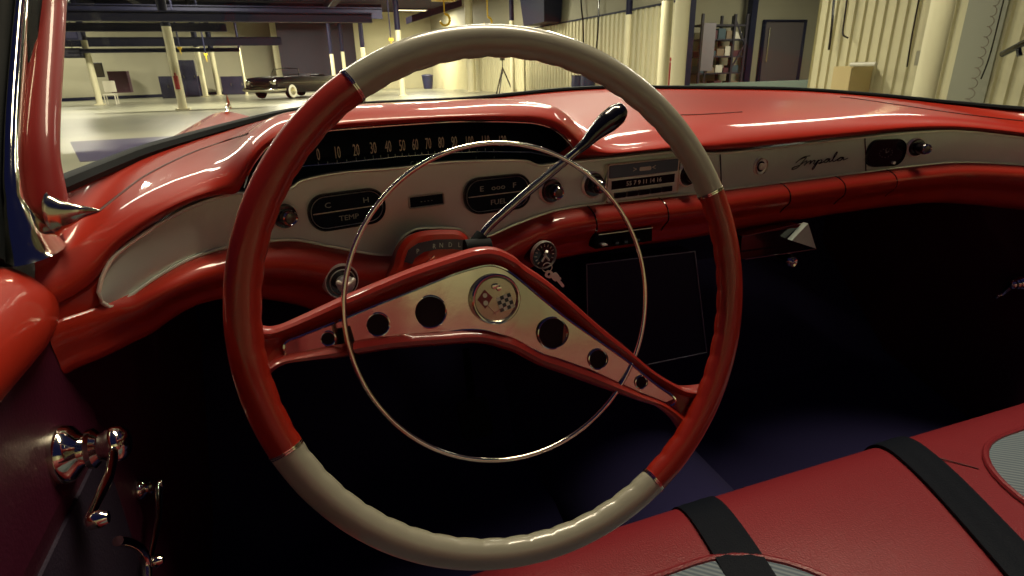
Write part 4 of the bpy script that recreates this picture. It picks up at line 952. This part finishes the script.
cord(((851, -30), (847, 0), (844, 22), (843, 34), (848, 38)), 11.2, .018, 'dark cord ending in a hook above the beige cabinet')
cord(((926, -30), (919, 0), (912, 36), (907, 67)), 11.2, .016, 'straight thin cord left of the right white column')
cord(((582, -30), (581, 0), (583, 22), (583.5, 43)), 11.25, .03, 'cord hanging down the far ribbed wall above the wheel rim')
cord(((600, -30), (599, 0), (598, 30), (596, 52)), 11.25, .03, 'second cord to its right on the far ribbed wall')
P = onX(920, 58, 11.3)
o = mk('wall_outlet', *box((11.31, P.y, P.z), (.08, .14, .26)), GREYW, smooth=False); tag(o, 'small grey outlet box beside the right white column', 'outlet')
hs = []
for k in range(181):
    t_ = k/180; x = lerp(1003, 968, t_)+ (2+2*t_)*cos(k*PI/7.5); y = lerp(-20, 104, t_)+2*sin(k*PI/7.5); hs.append(onX(x, y, 11.15-.05*sin(k*PI/7.5)))
o = mk('coil_hose', *tube(hs, .007, 5), mat('hose_grey', (120, 108, 92), .6)); tag(o, 'coiled air hose hanging on the ribbed wall at the right', 'hose')
cord(((1008, -20), (1003, 3), (990, 55), (981, 79)), 11.0, .012, 'thin straight line hanging beside the coiled hose')
A, B = onX(1003, 54, 10.9), onX(1034, 38, 10.3)
o = mk('bracket_arm', *join(tube([A, B], .05, 8), tube([onX(1018, 46, 10.6), onX(1020, 56, 10.6)], .04, 6)), BLACK); tag(o, 'black bracket arm reaching in from the right edge', 'bracket')

# ------------------------------------------------------------------ the black convertible
base = onZ(277, 99, 0); fd = Vector((-.62, -.78, 0)).normalized(); ld = Vector((0, 0, 1)).cross(fd)   # forward and left of that car
bcar = thing('convertible_car', 'black convertible with whitewall tyres parked in the hall', 'car', base)
def cw(x, y, z): return base + (fd*x + ld*y + Vector((0, 0, z)))*1.1
CO = base
secs = [(.95, .62, .42, .72), (.90, .86, .34, .86), (.70, .90, .30, .93), (0, .93, .28, .97), (-.9, .94, .28, .98), (-1.2, .94, .28, .96), (-2.6, .94, .28, .95), (-3.2, .92, .30, .98), (-4.1, .86, .36, .92), (-4.25, .7, .42, .8)]
rs = []
for x, hw, z0, z1 in secs:
    rs.append([cw(x, y*hw, z) for y, z in ((-1, lerp(z0, z1, .35)), (-1.0, lerp(z0, z1, .75)), (-.93, z1), (-.7, z1+.02), (-.5, z1-.03), (0, z1+.0), (.5, z1-.03), (.7, z1+.02), (.93, z1), (1.0, lerp(z0, z1, .75)), (1, lerp(z0, z1, .35)), (.92, z0), (-.92, z0))])
CB = mat('black_car_paint', (6, 7, 16), .2, coat=.35)
mk('body_shell', *loft(rs), CB, bcar)
for wx in (0, -2.95):
    for sy in (-1, 1):
        fr = Fr(cw(wx, sy*.80, .34), fd, Vector((0, 0, 1)), ld*sy)
        o = mk('wheel', *lathe(fr, [(.30, -.1), (.34, -.06), (.345, .06), (.32, .14), (.30, .155)], 28), RUBBER, bcar)
        mk('whitewall', *lathe(fr, [(.315, .14), (.30, .163), (.22, .165)], 28), mat('whitewall', (225, 222, 200), .5), o)
        mk('hubcap', *lathe(fr, [(.20, .15), (.19, .175), (.08, .195), (.01, .2)], 24), CHROME, o)
mk('front_bumper', *tube([cw(.78, -1.0, .45), cw(.98, -.9, .44), cw(1.08, -.4, .43), cw(1.08, .4, .43), cw(.98, .9, .44), cw(.6, 1.0, .45)], .10, 10), CHROME, bcar)
mk('grille', *join(*[tube([cw(.98, -.55, z), cw(1.02, 0, z), cw(.98, .55, z)], .026, 6) for z in (.55, .62, .69, .76)]), CHROME, bcar)
for sy in (-1, 1):
    fr = Fr(cw(.88, sy*.68, .74), ld, Vector((0, 0, 1)), fd)
    mk('headlight', *lathe(fr, [(.14, -.02), (.15, .05), (.11, .08), (.02, .09)], 20), CHROME, bcar)
wsp = [cw(-.75, -.78, .95), cw(-.95, -.70, 1.30), cw(-.95, 0, 1.34), cw(-.95, .70, 1.30), cw(-.75, .78, .95)]
mk('windshield_frame', *tube(wsp, .022, 6), CHROME, bcar)
mk('windshield_glass', *loft([[p for p in wsp], [p+fd*.008 for p in wsp]]), glass, bcar, smooth=False)
mk('seat', *loft([[cw(-1.75+dx, y, z) for dx, z in ((0, .6), (.25, .6), (.1, 1.08), (-.08, 1.08))] for y in (-.65, .65)]), mat('seat_grey', (90, 88, 96), .5), bcar, smooth=False)
mk('side_trim', *join(*[tube([cw(.6, sy*.945, .72), cw(-2, sy*.955, .70), cw(-4, sy*.89, .68)], .014, 5) for sy in (1,)]), CHROME, bcar)
mk('folded_top', *loft([[cw(-2.2+dx, y, z) for dx, z in ((0, .9), (0, 1.02), (-.5, 1.05), (-.8, .96), (-.8, .9))] for y in (-.75, .75)]), RUBBER, bcar)
